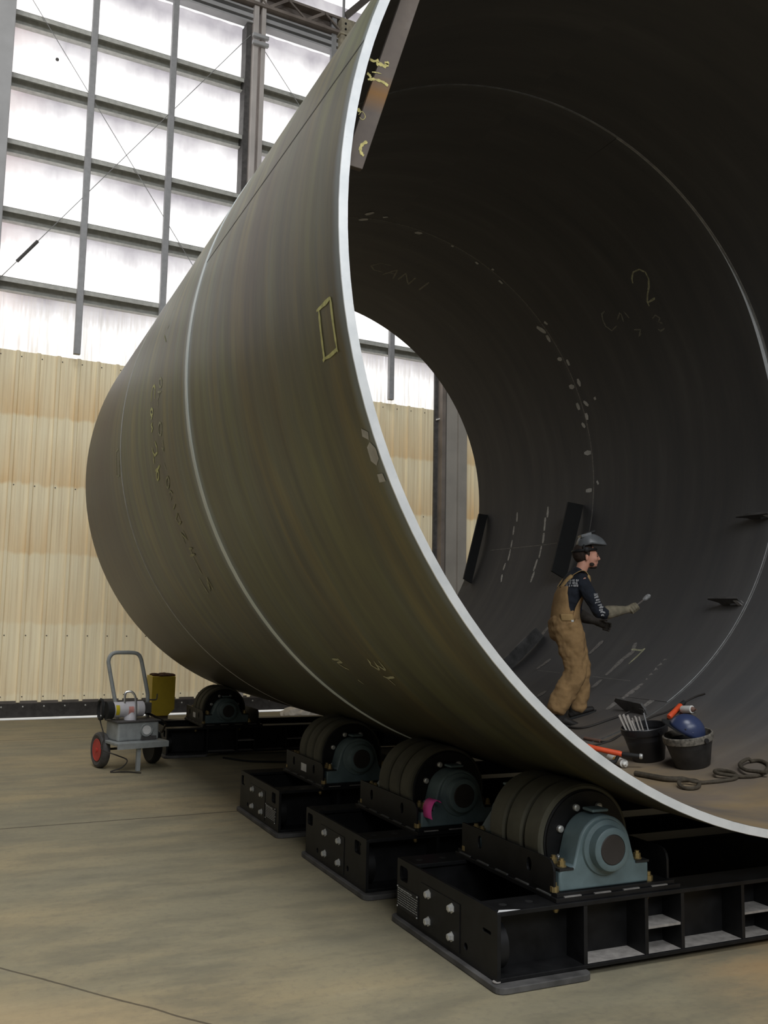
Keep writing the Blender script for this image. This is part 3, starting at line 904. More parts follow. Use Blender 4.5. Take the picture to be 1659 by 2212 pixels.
def can(name, ya, yb, mats, ends):
    n, ny = 160, 6
    me = bpy.data.meshes.new(name)
    vs, fs, mi = [], [], []

    def grid(r, flip, m):
        b = len(vs)
        for i in range(n + 1):
            for j in range(ny + 1):
                vs.append(SP(-180 + 360 * i / n, ya + (yb - ya) * j / ny, r))
        for i in range(n):
            for j in range(ny):
                q = [b + i * (ny + 1) + j, b + (i + 1) * (ny + 1) + j, b + (i + 1) * (ny + 1) + j + 1, b + i * (ny + 1) + j + 1]
                fs.append(tuple(q if flip else q[::-1]))
                mi.append(m)
    grid(RO, True, 0)
    grid(RI, False, 1)
    for y, e in ((ya, ends[0]), (yb, ends[1])):
        if not e:
            continue
        b = len(vs)
        for i in range(n + 1):
            vs.append(SP(-180 + 360 * i / n, y, RO))
            vs.append(SP(-180 + 360 * i / n, y, RI))
        for i in range(n):
            q = (b + 2 * i, b + 2 * i + 1, b + 2 * i + 3, b + 2 * i + 2)
            fs.append(q)
            mi.append(0)
    me.from_pydata([tuple(v) for v in vs], [], fs)
    for f, m in zip(me.polygons, mi):
        f.material_index = m
    lay = me.uv_layers.new(name='UVMap')
    # angular coordinate kept continuous per column of faces
    for f in me.polygons:
        cen = sum((me.vertices[i].co for i in f.vertices), Vector()) / len(f.vertices)
        uc = puv(cen)[0]
        for li in f.loop_indices:
            u, v = puv(me.vertices[me.loops[li].vertex_index].co)
            if u - uc > 5:
                u -= 6 * pi
            if uc - u > 5:
                u += 6 * pi
            lay.data[li].uv = (u, v)
    me.shade_smooth()
    me.set_sharp_from_angle(angle=R_(40))
    for m in mats:
        me.materials.append(m)
    o = bpy.data.objects.new(name, me)
    COL.objects.link(o)
    adopt(o, pipe)
    return o


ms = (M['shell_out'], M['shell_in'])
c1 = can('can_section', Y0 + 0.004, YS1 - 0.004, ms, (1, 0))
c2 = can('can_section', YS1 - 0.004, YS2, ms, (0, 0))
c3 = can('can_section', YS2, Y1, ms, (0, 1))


def ring(name, mat, prof, n=160, t0=-180, t1=180):
    """band around the pipe; prof = closed outline of (radius, y)"""
    vs, fs = [], []
    m = len(prof)
    full = t1 - t0 >= 359.9
    N_ = n if full else n + 1
    for i in range(N_):
        for r, y in prof:
            vs.append(SP(t0 + (t1 - t0) * i / n, y, r))
    for i in range(n):
        for j in range(m):
            a, b = i * m, ((i + 1) % N_) * m
            fs.append((a + j, a + (j + 1) % m, b + (j + 1) % m, b + j))
    return MB().add(vs, fs).build(name, mat, pipe, smooth=40)


lbl(ring('rim_edge', M['rim'], [(RI + 0.001, Y0 + 0.004), (RI + 0.001, Y0), (RO - 0.002, Y0), (RO, Y0 + 0.004)]), 'bright ground bare edge of the near rim')
lbl(ring('outer_weld', M['weld_strip'], [(RO + 0.0005, YS1 - 0.045), (RO + 0.0045, YS1 - 0.034), (RO + 0.0045, YS1 + 0.034), (RO + 0.0005, YS1 + 0.045)]), 'pale girth weld nearest the rim')
lbl(ring('outer_weld', M['ground_spot'], [(RO + 0.0005, YS2 - 0.012), (RO + 0.004, YS2 - 0.006), (RO + 0.004, YS2 + 0.006), (RO + 0.0005, YS2 + 0.012)]), 'thin girth weld near the far end')
ring('inner_weld', M['weld_bead'], [(RI - 0.0005, 6.775), (RI - 0.006, 6.782), (RI - 0.006, 6.793), (RI - 0.0005, 6.800)])
# the second section stands slightly proud inside on the right: its bare edge shows as a crescent


def lip(th):
    return 0.005 + 0.048 * math.exp(-((th - 106) / 17.0) ** 2)


mb, mc = MB(), MB()
TH = [30 + 1.5 * i for i in range(88)]
for t_ in TH:
    k = lip(t_)
    mb.v += [tuple(SP(t_, 6.802, RI + 0.001)), tuple(SP(t_, 6.802, RI - k))]
    mc.v += [tuple(SP(t_, 6.802, RI - k)), tuple(SP(t_, 7.2, RI - k * 0.66)), tuple(SP(t_, 7.7, RI - k * 0.25)), tuple(SP(t_, 8.2, RI + 0.001))]
mb.f = [(2 * i, 2 * i + 2, 2 * i + 3, 2 * i + 1) for i in range(len(TH) - 1)]
mc.f = [(4 * i + j, 4 * i + 4 + j, 4 * i + 5 + j, 4 * i + 1 + j) for i in range(len(TH) - 1) for j in range(3)]
lp_ = mc.build('offset_lip', M['shell_in'], pipe, smooth=60, uv=puv, recalc=False)
lbl(mb.build('bare_edge', M['rim'], lp_, smooth=60, recalc=False), 'bright bare crescent edge of the second pipe section')
ring('inner_weld', M['scuff'], [(RI - 0.0005, YS2 - 0.010), (RI - 0.004, YS2), (RI - 0.0005, YS2 + 0.010)])
mb = MB()
for i in range(20):
    y = Y0 + 0.01 + (YS1 - Y0 - 0.02) * i / 19
    mb.v += [tuple(SP(-105.6 - 0.10, y, RO + 0.0015)), tuple(SP(-105.6 + 0.10, y, RO + 0.0015))]
mb.f = [(2 * i, 2 * i + 1, 2 * i + 3, 2 * i + 2) for i in range(19)]
mb.build('long_weld', M['dark_grey'], pipe)


def ribbon(name, strokes, r, hw, mat, label=None, off=0.002):
    """strokes painted on the shell, a hair proud of it"""
    o = None
    sg = 1 if r > 2.98 else -1
    for k, st in enumerate(strokes):
        if len(st) < 2:
            continue
        mb = MB()
        # resample in metres
        P = [(R_(a) * r, y) for a, y in st]
        Q = []
        for (a, b), (c, d) in zip(P, P[1:]):
            m = max(1, int(hypot(c - a, d - b) / 0.035))
            for i in range(m):
                Q.append((a + (c - a) * i / m, b + (d - b) * i / m))
        Q.append(P[-1])
        rows = []
        for i, (a, b) in enumerate(Q):
            p, q = Q[max(i - 1, 0)], Q[min(i + 1, len(Q) - 1)]
            dx, dy = q[0] - p[0], q[1] - p[1]
            l = hypot(dx, dy) or 1
            h = hw * (0.75 + 0.5 * random.random())
            if i in (0, len(Q) - 1):
                h *= 0.6
            nx, ny = -dy / l * h, dx / l * h
            rows.append([SP(math.degrees((a + e * nx) / r), b + e * ny, r + sg * (off + 0.0002 * k)) for e in (-1, 1)])
        for w_ in rows:
            mb.v += [tuple(x) for x in w_]
        mb.f += [(2 * i, 2 * i + 1, 2 * i + 3, 2 * i + 2) for i in range(len(rows) - 1)]
        o = mb.build(name, mat, pipe, smooth=60, recalc=False)
        if label:
            lbl(o, label)
    return o


ribbon('paint_stroke', OUTS['can2p'], RO, 0.012, M['chalk_yellow'], 'yellow hand writing reading Can 2p')
ribbon('paint_stroke', OUTS['number'], RO, 0.010, M['chalk_dim'], 'pale hand-written heat number in a column')
ribbon('paint_stroke', OUTS['w2y'], RO, 0.009, M['chalk_dim'], 'pale letters on the underside')
ribbon('paint_line', OUTS['rect'], RO, 0.0105, M['chalk_yellow'], 'yellow painted rectangle beside the rim')
ribbon('paint_line', OUTS['rectsmall'], RO, 0.010, M['chalk_dim'], 'small pale rectangle near the far end')
ribbon('paint_stroke', OUTS['upper'], RO, 0.006, M['chalk_pale'])
ribbon('ground_spot', OUTS['squares'], RO, 0.045, M['ground_spot'], 'grey ground patch by the rim')
ribbon('chalk_stroke', INNS['can1'], RI, 0.011, M['chalk_faint'], 'faint chalk reading CAN 1')
ribbon('chalk_stroke', INNS['can23'], RI, 0.010, M['chalk_faint'], 'faint chalk reading Can and 3')
ribbon('chalk_stroke', INNS['two'], RI, 0.011, M['chalk_dim'], 'chalk number 2')
ribbon('chalk_line', INNS['dash1'], RI, 0.019, M['soap'], 'broken white chalk line farther in')
ribbon('chalk_line', INNS['dash2'], RI, 0.021, M['soap'], 'broken white chalk line nearer the worker')
ribbon('scribe_line', INNS['long'], RI, 0.004, M['scuff'])
ribbon('ground_spot', INNS['spots'], RI, 0.030, M['ground_spot'], 'grey ground spot along the far weld')
ribbon('scuff_mark', INNS['scr'], RI, 0.032, M['scuff'])
ribbon('chalk_line', INNS['yel'], RI, 0.012, M['chalk_dim'])
ribbon('scribe_line', INNS['fineline'], RI, 0.003, M['scuff'])
ribbon('painted_glint', INNS['glint'], RI, 0.008, M['soap'])  # glints painted on as pale strokes
ribbon('hole_mark', INNS['hole'], RI, 0.030, M['rubber_black'])


def chord_plate(t0, t1, r0, r1, y, th, mat, sag=0.0):
    """flat bar standing in a cross-section plane, its inner edge a straight chord"""
    a, b = SP(t0, y, r0), SP(t1, y, r0)
    c, d = SP(t1, y, r1), SP(t0, y, r1)
    mb = MB()
    vs = [a, b, c, d]
    vs += [v + Vector((0, th, 0)) for v in vs]
    mb.add(vs, [(0, 1, 2, 3), (7, 6, 5, 4), (0, 4, 5, 1), (1, 5, 6, 2), (2, 6, 7, 3), (3, 7, 4, 0)])
    return mb.build('strongback_plate', mat, pipe, smooth=0, bevel=0.003)


sb = chord_plate(-94.4, -119.0, 2.862, 2.953, 3.78, 0.03, M['strongback'])
lbl(sb, 'rusty brown plate hanging behind the near rim with yellow paint dabs')
lbl(chord_plate(64.6, 86.4, 2.80, 2.955, 12.50, 0.03, M['rubber_black']), 'black plate at the far mouth of the pipe')
lbl(chord_plate(64.0, 84.3, 2.705, 2.95, 10.02, 0.03, M['rubber_black']), 'black plate behind the head of the worker')
lbl(chord_plate(34.5, 46.8, 2.79, 2.952, 9.78, 0.03, M['black_dusty']), 'black plate behind the legs of the worker')
# yellow paint dabs on the near plate (flat marks on its face)
def dab(pts, hw, y=3.7785):
    mb = MB()
    for i, (x, z) in enumerate(pts):
        p, q = pts[max(i - 1, 0)], pts[min(i + 1, len(pts) - 1)]
        dx, dz = q[0] - p[0], q[1] - p[1]
        l = hypot(dx, dz) or 1
        h = hw * (0.6 + 0.8 * random.random())
        mb.v.extend([(x - dz / l * h, y, z + dx / l * h), (x + dz / l * h, y, z - dx / l * h)])
    mb.f.extend([(2 * i, 2 * i + 1, 2 * i + 3, 2 * i + 2) for i in range(len(pts) - 1)])
    lbl(mb.build('paint_dab', M['paint_yellow'], sb, smooth=0, recalc=False), 'pale yellow paint dab')


for pts, hw in DABS:
    dab([(p.x, p.y) for p in smooth_path([(a, b, 0) for a, b in pts], 5)], hw)

# fit-up dogs welded over the inside of the girth seam
for th, ya, yb in ((56.2, 6.83, 7.21), (75.2, 6.80, 7.20)):
    n_, t_ = SN(th), Vector((cos(R_(th)), 0, sin(R_(th))))
    o_ = SP(th, 0, RI + 0.004)
    poly = [(ya, 0.0), (ya, 0.05), (ya - 0.02, 0.12), (yb - 0.02, 0.13), (yb, 0.11), (yb - 0.10, 0.055), (yb - 0.12, 0.0), (ya + 0.16, 0.0), (ya + 0.15, 0.035), (ya + 0.06, 0.035), (ya + 0.05, 0.0)]
    d = MB().prism(poly, o_ - t_ * 0.012, Vector((0, 1, 0)), -n_, t_ * 0.024).build('fit_up_dog', M['black_dusty'], pipe, smooth=0, bevel=0.002)
    lbl(d, 'small dark clamp plate welded over the seam')
    e = MB().obox(o_ + Vector((0, ya + 0.03, 0)) - n_ * 0.045, Vector((0, 0.028, 0)), n_ * 0.045, t_ * 0.016).build('dog_foot', M['ground_spot'], d, smooth=0, bevel=0.002)

# ------------------------------------------------------------------ roller stands
RR = 0.283
ROLLER_Z = {}


def roller_center(x):
    """height at which a roller of radius RR just carries the pipe"""
    best = None
    for k in range(1, 800):
        t = -0.05 * k
        p, n_ = SP(t, 0, RO), SN(t)
        # normal of the slightly oval section
        n_ = Vector((sin(R_(t)) / (1 + EE), 0, -cos(R_(t)) / (1 - EE))).normalized()
        c = p + n_ * (RR + 0.002)
        if best is None or abs(c.x - x) < abs(best.x - x):
            best = c
    return best.z


def stand(yf, cdy, cdx, label, detail=True, tape=False, plate_end='far', windows=('far',), slot=False, label_plate=False, dents=False):
    """one end of a pipe roller stand; yf is the front of its foot plate"""
    X0 = 2.37
    t = thing('roller_stand', label, 'roller stand', (X0, yf, 0), 'black roller stands carrying the pipe')
    XL = 4.15
    bp, bd = M['black_paint'], M['black_dusty']
    # foot plate at this end and at the other end
    holes = [circ(0.163, 0.13, 0.030), circ(0.486, 0.13, 0.030), circ(0.163, 1.07, 0.030), circ(0.486, 1.07, 0.030)] if detail else []
    fp = MB().plate(rrect(0, 0.54, 0, 1.205, 0.05), holes, (X0, yf, 0.002), (1, 0, 0), (0, 1, 0), (0, 0, 0.03)).build('foot_plate', bd, t, smooth=0, bevel=0.004)
    MB().plate(rrect(XL - 0.54, XL, 0, 1.205, 0.05), [], (X0, yf, 0.002), (1, 0, 0), (0, 1, 0), (0, 0, 0.03)).build('foot_plate', bd, t, smooth=0, bevel=0.004)
    ya, yb = yf + 0.060, yf + 1.165
    # end plate with lifting windows
    wh = []
    for w_ in windows:
        c = 0.075 + 0.062 if w_ == 'near' else 1.105 - 0.085
        wh.append(rrect(c - 0.052, c + 0.052, 0.205, 0.285, 0.02))
    if slot:
        wh.append(rrect(0.06, 0.135, 0.200, 0.216, 0.006))
    wh.append(circ(0.30, 0.075, 0.018))
    wh.append(circ(0.86, 0.065, 0.018))
    ep = MB().plate(rrect(0, yb - ya, 0, 0.320, 0.012), wh, (X0 + 0.030, ya, 0.032), (0, 1, 0), (0, 0, 1), (0.020, 0, 0)).build('end_plate', bp, t, smooth=0, bevel=0.003)
    # the bolted cover behind: faint step on the plate
    MB().box(X0 + 0.026, X0 + 0.030, ya + 0.36, ya + 0.80, 0.055, 0.29).build('cover_plate', bp, ep, smooth=0)
    for yy in (0.44, 0.70):
        for zz in (0.112, 0.252):
            MB().lathe([(0.026, 0), (0.026, 0.005), (0.019, 0.005), (0.019, 0.022), (0.013, 0.026)], (X0 + 0.026, ya + yy, zz), (-1, 0, 0), 6).build('bolt', M['zinc'], ep, smooth=0)
    if label_plate:
        yc = ya + (0.97 if label_plate == 'far' else 0.21)
        lp = MB().box(X0 + 0.025, X0 + 0.030, yc - 0.14, yc + 0.125, 0.085, 0.205).build('rating_plate', M['rubber_black'], ep, smooth=0)
        mb = MB()
        for i in range(8):
            z = 0.195 - 0.0125 * i
            ln = 0.235 if i else 0.17
            y = yc + 0.115
            while y > yc + 0.115 - ln:
                s_ = 0.012 + 0.03 * random.random()
                mb.box(X0 + 0.0243, X0 + 0.025, y - s_, y, z - (0.004 if i else 0.007), z)
                y -= s_ + 0.006
        mb.build('plate_lettering', M['plate_text'], lp, smooth=0)
        for yy in (-0.132, 0.117):
            for zz in (0.09, 0.20):
                MB().ball((X0 + 0.025, yc + yy, zz), 0.005, 8, 6).build('rivet', M['zinc'], lp)
    # twin channel beams
    for nm, s, y in (('front', 1, ya), ('rear', -1, yb)):
        mb = MB()
        xa, xb = X0 + 0.050, X0 + XL - 0.03
        y2 = y + s * 0.19
        y3 = y + s * 0.012
        lo, hi = min(y, y2), max(y, y2)
        mb.box(xa, xb, lo, hi, 0.330, 0.352)
        mb.box(xa, xb, lo, hi, 0.030 if 0 else 0.033, 0.052)
        w0, w1 = sorted((y + s * 0.150, y + s * 0.164))
        mb.box(xa, xb, w0, w1, 0.045, 0.335)
        bm_ = mb.build('channel_beam', bp, t, smooth=0, bevel=0.003)
        if s == 1:
            # raised bottom flange bears on the floor beyond the foot plate
            for xg in (0.538, 0.915, 1.15, 1.565, 1.80, 2.35, 2.95, 3.61):
                MB().box(X0 + xg - 0.011, X0 + xg + 0.011, y + 0.004, y + 0.152, 0.050, 0.331).build('gusset', bp, bm_, smooth=0, bevel=0.002)
            for x1, x2 in ((0.926, 1.139), (1.576, 1.789)):
                MB().box(X0 + x1, X0 + x2, y + 0.01, y + 0.151, 0.172, 0.184).build('shelf_plate', M['dust'], bm_, smooth=0)
            for x1, x2 in ((0.552, 0.903), (0.927, 1.138), (1.165, 1.552), (1.577, 1.788)):
                MB().add([(X0 + x1, y + 0.008, 0.0535), (X0 + x2, y + 0.008, 0.0535), (X0 + x2, y + 0.149, 0.0535), (X0 + x1, y + 0.149, 0.0535)], [(0, 1, 2, 3)]).build('flange_dust', M['dust'], bm_, smooth=0)
            for xc in (0.40, 0.955):
                MB().lathe([(0.016, 0.0), (0.016, 0.022), (0.010, 0.034)], (X0 + xc, y + 0.06, 0.331), (0, 0, -1), 6).build('flange_bolt', M['brass'], bm_, smooth=0)
        # drilled holes of the top flange
        for xh in (0.12, 0.27):
            MB().lathe([(0.020, 0), (0.020, 0.0006)], (X0 + xh, y + s * 0.10, 0.352), (0, 0, 1), 12).build('flange_hole', M['rubber_black'], bm_, smooth=0)
    if dents:
        MB().add([(X0 + 0.03, ya - 0.001, 0.3525), (X0 + 0.055, ya + 0.03, 0.3530), (X0 + 0.13, ya + 0.012, 0.3530), (X0 + 0.16, ya + 0.0, 0.3530)], [(0, 1, 2, 3)]).build('scraped_corner', M['label_white'], t, smooth=0)
        MB().cyl((X0 + 0.034, ya + 0.012, 0.036), (X0 + 0.034, ya + 0.012, 0.04), 0.02, 10).build('weld_blob', M['dust'], t)
    MB().lathe([(0.115, 0), (0.115, 0.05), (0.095, 0.055)], (X0 + 0.05, ya + 0.12, 0.175), (1, 0, 0), 24).build('end_disc', bp, t)
    MB().box(X0 + 0.66, X0 + 0.672, ya + 0.165, yb - 0.165, 0.05, 0.335).build('cross_plate', bp, t, smooth=0)

    # carriage with bearings and roller
    cx = 3.058 + cdx
    cy = yf + cdy
    zc = roller_center(cx)
    zb = 0.352
    xa, xb = cx - 0.315, cx + 0.46
    y0, y1 = cy + 0.075, cy + 1.10
    holes = [rrect(cx - 0.30 - xa, cx + 0.30 - xa, 0.175, 0.80, 0.02)]
    ca = MB().plate([(0, 0), (xb - xa, 0), (xb - xa, y1 - y0), (0, y1 - y0)], holes, (xa, y0, zb), (1, 0, 0), (0, 1, 0), (0, 0, 0.022)).build('carriage_plate', bp, t, smooth=0, bevel=0.002)
    MB().plate([(0.012, 0.012), (xb - xa - 0.03, 0.012), (xb - xa - 0.03, y1 - y0 - 0.012), (0.012, y1 - y0 - 0.012)], holes, (xa, y0, zb + 0.022), (1, 0, 0), (0, 1, 0), (0, 0, 0.020)).build('carriage_plate', bp, t, smooth=0, bevel=0.002)
    for i in range(4):
        x = xa + 0.05 + i * 0.18
        MB().box(x, x + 0.10, y0 + 0.001, y0 + 0.013, zb + 0.0225, zb + 0.028).build('weld_bead', M['weld_grey'], ca, smooth=0)
    for i in range(5):
        y = y0 + 0.06 + i * 0.2
        MB().box(xa + 0.001, xa + 0.013, y, y + 0.12, zb + 0.0225, zb + 0.028).build('weld_bead', M['weld_dull'], ca, smooth=0)
    zt = zb + 0.042
    for nm, xr in (('l', xa + 0.008), ('r', xb - 0.06)):
        hs = [circ(0.22, 0.085, 0.036, rx=0.022), circ(0.72, 0.085, 0.036, rx=0.022)] if nm == 'l' else []
        n_ = (y1 - y0) - 0.10
        out = [(0, 0), (n_, 0), (n_, 0.155)] + [(0.055 + 0.055 * cos(R_(a)), 0.10 + 0.055 * sin(R_(a))) for a in (90, 120, 150, 180)]
        MB().plate(out, hs, (xr, y0 + 0.035, zt), (0, 1, 0), (0, 0, 1), (0.014, 0, 0)).build('side_rail', bp, ca, smooth=0, bevel=0.002)
    if label_plate == 'near' or tape == 'sticker':
        MB().box(xa + 0.0055, xa + 0.0075, y0 + 0.43, y0 + 0.56, zt + 0.035, zt + 0.098).build('white_sticker', M['label_white'], ca, smooth=0)
    # pillow block bearings, front and rear
    for s, yb_ in ((1, cy + 0.105), (-1, cy + 1.035)):
        d = 0.15
        hw = 0.275
        yy = yb_ if s == 1 else yb_ - d
        zf = zt + 0.108
        prof = [(-hw, 0), (hw, 0), (hw, 0.100), (hw - 0.085, 0.112)]
        rad = 0.158 if s == 1 else 0.105
        h0 = zc - zt
        for a in range(18, 163, 9):
            prof.append((rad * cos(R_(a)) * 1.02, h0 + rad * sin(R_(a)) * 0.98))
        prof += [(-hw + 0.085, 0.112), (-hw, 0.100)]
        q = MB().prism(prof, (cx, yy, zt), (1, 0, 0), (0, 0, 1), (0, d, 0)).build('bearing_housing', M['teal'], t, smooth=30, bevel=0.010)
        yo = yy if s == 1 else yy + d
        e_ = 0.90 if s == 1 else 0.60
        MB().lathe([(0.155 * e_, 0), (0.150 * e_, 0.012), (0.125 * e_, 0.020), (0.118 * e_, 0.062), (0.112 * e_, 0.066), (0.084 * e_, 0.068), (0.084 * e_, 0.0)], (cx, yo, zc), (0, -s, 0), 36).build('bearing_ring', M['teal'], q)
        MB().lathe([(0.083 * e_, 0), (0.083 * e_, 0.066), (0.078 * e_, 0.070)], (cx, yo, zc), (0, -s, 0), 32).build('shaft_end', M['shaft'], q)
        MB().box(cx - 0.05, cx + 0.05, yy + 0.03, yy + d - 0.03, zc + 0.165, zc + 0.180).build('bearing_lug', M['teal'], q, smooth=0, bevel=0.006)
        for sx in (-1, 1):
            MB().box(cx + sx * 0.235 - 0.042, cx + sx * 0.235 + 0.042, yy - 0.004, yy + d + 0.004, zt + 0.100, zt + 0.110).build('shim', M['rubber_black'], q, smooth=0)
            for dy in (0.04, 0.11):
                mb = MB()
                o_ = (cx + sx * 0.235, yy + dy, zt + 0.110)
                mb.lathe([(0.024, 0), (0.024, 0.006)], o_, (0, 0, 1), 12)
                mb.lathe([(0.019, 0.006), (0.019, 0.028), (0.012, 0.030), (0.012, 0.040)], o_, (0, 0, 1), 6)
                mb.build('bearing_bolt', M['brass'], q, smooth=0)
        for sx in (-1, 1):
            MB().lathe([(0.022, 0), (0.022, 0.025), (0.012, 0.028), (0.012, 0.045)], (cx + sx * 0.292, yo + 0.02 * s, zt), (0, 0, 1), 6).build('clamp_bolt', M['brass'], q, smooth=0)
    # roller: three rubber bands on a steel drum
    ra, rb = cy + 0.262, cy + 0.805
    prof = [(0.02, 0), (0.250, 0), (0.262, 0.012)]
    q = (rb - ra - 0.03) / 3
    dr = MB().lathe([(0.240, 0.0), (0.258, 0.006), (0.258, rb - ra - 0.006), (0.240, rb - ra)], (cx, ra, zc), (0, 1, 0), 56).build('roller_drum', M['black_paint'], t)
    for i in range(3):
        a = ra + 0.012 + i * (q + 0.003)
        MB().lathe([(0.255, 0), (RR - 0.010, 0.0), (RR, 0.012), (RR, q - 0.036), (RR - 0.010, q - 0.024), (0.255, q - 0.024)], (cx, a, zc), (0, 1, 0), 72).build('rubber_band', M['tyre'], dr)
        if i < 2:
            MB().lathe([(0.259, 0), (0.259, 0.028)], (cx, a + q - 0.025, zc), (0, 1, 0), 56).build('band_groove', M['groove'], dr)
    MB().lathe([(0.250, 0), (0.250, 0.006), (0.09, 0.012)], (cx, ra - 0.006, zc), (0, 1, 0), 48).build('roller_face', M['black_paint'], dr)
    MB().cyl((cx, cy + 0.12, zc), (cx, cy + 1.02, zc), 0.070, 20).build('roller_shaft', M['shaft'], dr)
    for i in range(8):
        a = R_(22 + 45 * i)
        o_ = (cx + 0.185 * cos(a), ra - 0.006, zc + 0.185 * sin(a))
        MB().lathe([(0.018, 0), (0.018, 0.016), (0.010, 0.020)], o_, (0, -1, 0), 10).build('face_bolt', M['zinc'], dr, smooth=0)
    return t, cx, cy, zc, zt


s1 = stand(3.885, 0.0, 0.0, 'black roller stand nearest the viewer, teal bearing fully lit in front', True, windows=('far',), slot=True, label_plate='far', dents=True)
s2 = stand(5.445, -0.04, 0.0, 'black roller stand second from the viewer, with the pink tag on its bearing', windows=('far', 'near'))
s3 = stand(7.19, -0.09, 0.0, 'black roller stand third from the viewer, rating plate near its front corner', windows=('far', 'near'), label_plate='near')
s4 = stand(11.60, 0.0, 0.10, 'black roller stand farthest back, beside the grey pump cart', windows=('near',), tape='sticker')

# pink tag looped over the bearing foot of the second stand
t2, cx, cy, zc, zt = s2
pts = [(cx - 0.178, zt + 0.172), (cx - 0.200, zt + 0.188), (cx - 0.232, zt + 0.178), (cx - 0.250, zt + 0.140), (cx - 0.252, zt + 0.10), (cx - 0.244, zt + 0.072)]
P3 = smooth_path([(p[0], 0, p[1]) for p in pts], 5)
mb = MB()
for p in P3:
    mb.v += [(p.x - 0.012, cy - 0.012, p.z), (p.x - 0.012, cy + 0.108, p.z - 0.004)]
mb.f = [(2 * i, 2 * i + 1, 2 * i + 3, 2 * i + 2) for i in range(len(P3) - 1)]
o = mb.build('marker_tape', M['pink'], smooth=60)
so = o.modifiers.new('thick', 'SOLIDIFY')
so.thickness = 0.002
tag(o, 'bright pink tape tag curled over the bearing of the second roller stand', 'tape')

# ------------------------------------------------------------------ pump cart
CO, CA, CB = Vector((1.866, 11.257, 0)), Vector((0.970, 0.243, 0)), Vector((0.243, -0.970, 0))


def K(u, v, z):
    return CO + CA * u + CB * v + Vector((0, 0, z))


cart = thing('pump_cart', 'grey two-wheeled hydraulic pump cart with tall loop handle and red hubs', 'cart', tuple(CO))
pts = [K(-0.14, 0.06, 0.30), K(-0.155, 0.03, 0.62), K(-0.185, 0, 0.80), K(-0.262, 0, 1.13), K(-0.270, 0, 1.20), K(-0.252, 0, 1.25), K(-0.205, 0, 1.283), K(-0.10, 0, 1.287), K(0.03, 0, 1.283), K(0.088, 0, 1.262), K(0.120, 0, 1.215), K(0.148, 0, 1.12), K(0.215, 0, 0.85), K(0.228, 0, 0.78), K(0.235, 0, 0.55), K(0.235, 0.04, 0.30)]
MB().tube(smooth_path(pts, 4), 0.0225, 10).build('handle', M['cart_grey'], cart)
MB().tube(smooth_path([K(0.225, 0, 0.735), K(0.29, 0, 0.732), K(0.335, 0, 0.732), K(0.346, 0, 0.75), K(0.348, 0, 0.80)], 4), 0.008, 6).build('hook', M['dark_grey'], cart)
sh = MB().obox(K(-0.03, 0.22, 0.305), CA * 0.30, CB * 0.30, Vector((0, 0, 0.016))).build('shelf', M['cart_grey'], cart, smooth=0, bevel=0.006)
MB().obox(K(-0.03, 0.515, 0.285), CA * 0.30, CB * 0.010, Vector((0, 0, 0.030))).build('shelf_lip', M['cart_grey'], sh, smooth=0)
MB().obox(K(-0.065, 0.47, 0.145), CA * 0.022, CB * 0.022, Vector((0, 0, 0.143))).build('leg', M['cart_grey'], cart, smooth=0, bevel=0.004)
for u in (-0.315, 0.315):
    s = -1 if u < 0 else 1
    wpos = K(u, 0, 0.198)
    wl = MB().lathe([(0.118, -0.035), (0.165, -0.050), (0.186, -0.042), (0.198, -0.022), (0.198, 0.022), (0.186, 0.042), (0.165, 0.050), (0.118, 0.035)], wpos, CA, 36).build('wheel', M['rubber_black' if s > 0 else 'dark_grey'], cart)
    MB().lathe([(0.02, 0.040), (0.060, 0.044), (0.072, 0.034), (0.104, 0.034), (0.116, 0.047), (0.126, 0.044)], wpos, CA * s, 28).build('hub', M['red'], wl)
    MB().lathe([(0.012, 0.0), (0.025, 0.036), (0.025, 0.052), (0.008, 0.056)], wpos, CA * s, 14).build('hub_cap', M['red'], wl)
MB().cyl(K(-0.33, 0, 0.198), K(0.33, 0, 0.198), 0.014, 10).build('axle', M['dark_grey'], cart)
MB().obox(K(-0.235, 0.12, 0.42), CA * 0.020, CB * 0.02, Vector((0, 0, 0.13))).build('upright', M['cart_grey'], cart, smooth=0)
tk = MB().obox(K(-0.03, 0.20, 0.424), CA * 0.245, CB * 0.17, Vector((0, 0, 0.103))).build('tank', M['cart_grey'], cart, smooth=0, bevel=0.02)
MB().obox(K(-0.03, 0.20, 0.533), CA * 0.262, CB * 0.185, Vector((0, 0, 0.008))).build('tank_lid', M['dark_grey'], tk, smooth=0, bevel=0.003)
MB().lathe([(0.072, 0), (0.075, 0.02), (0.070, 0.03), (0.060, 0.026)], K(0.055, 0.37, 0.435), CB, 24).build('gauge', M['cart_grey'], tk)
MB().lathe([(0.050, 0.024), (0.050, 0.034)], K(0.055, 0.37, 0.435), CB, 24).build('gauge_glass', M['label_white'], tk)
MB().obox(K(0.09, 0.36, 0.345), CA * 0.09, CB * 0.03, Vector((0, 0, 0.022))).build('valve_block', M['dark_grey'], tk, smooth=0, bevel=0.005)
mo = MB().cyl(K(-0.285, 0.20, 0.655), K(0.075, 0.20, 0.655), 0.088, 28).build('motor', M['cart_white'], cart)
MB().cyl(K(-0.36, 0.20, 0.655), K(-0.285, 0.20, 0.655), 0.098, 24).build('motor_fan_cover', M['rubber_black'], mo)
MB().lathe([(0.045, 0), (0.05, 0.03), (0.07, 0.06), (0.07, 0.10)], K(-0.08, 0.24, 0.63), (0, 0, -1), 20).build('pump_body', M['cart_white'], mo)


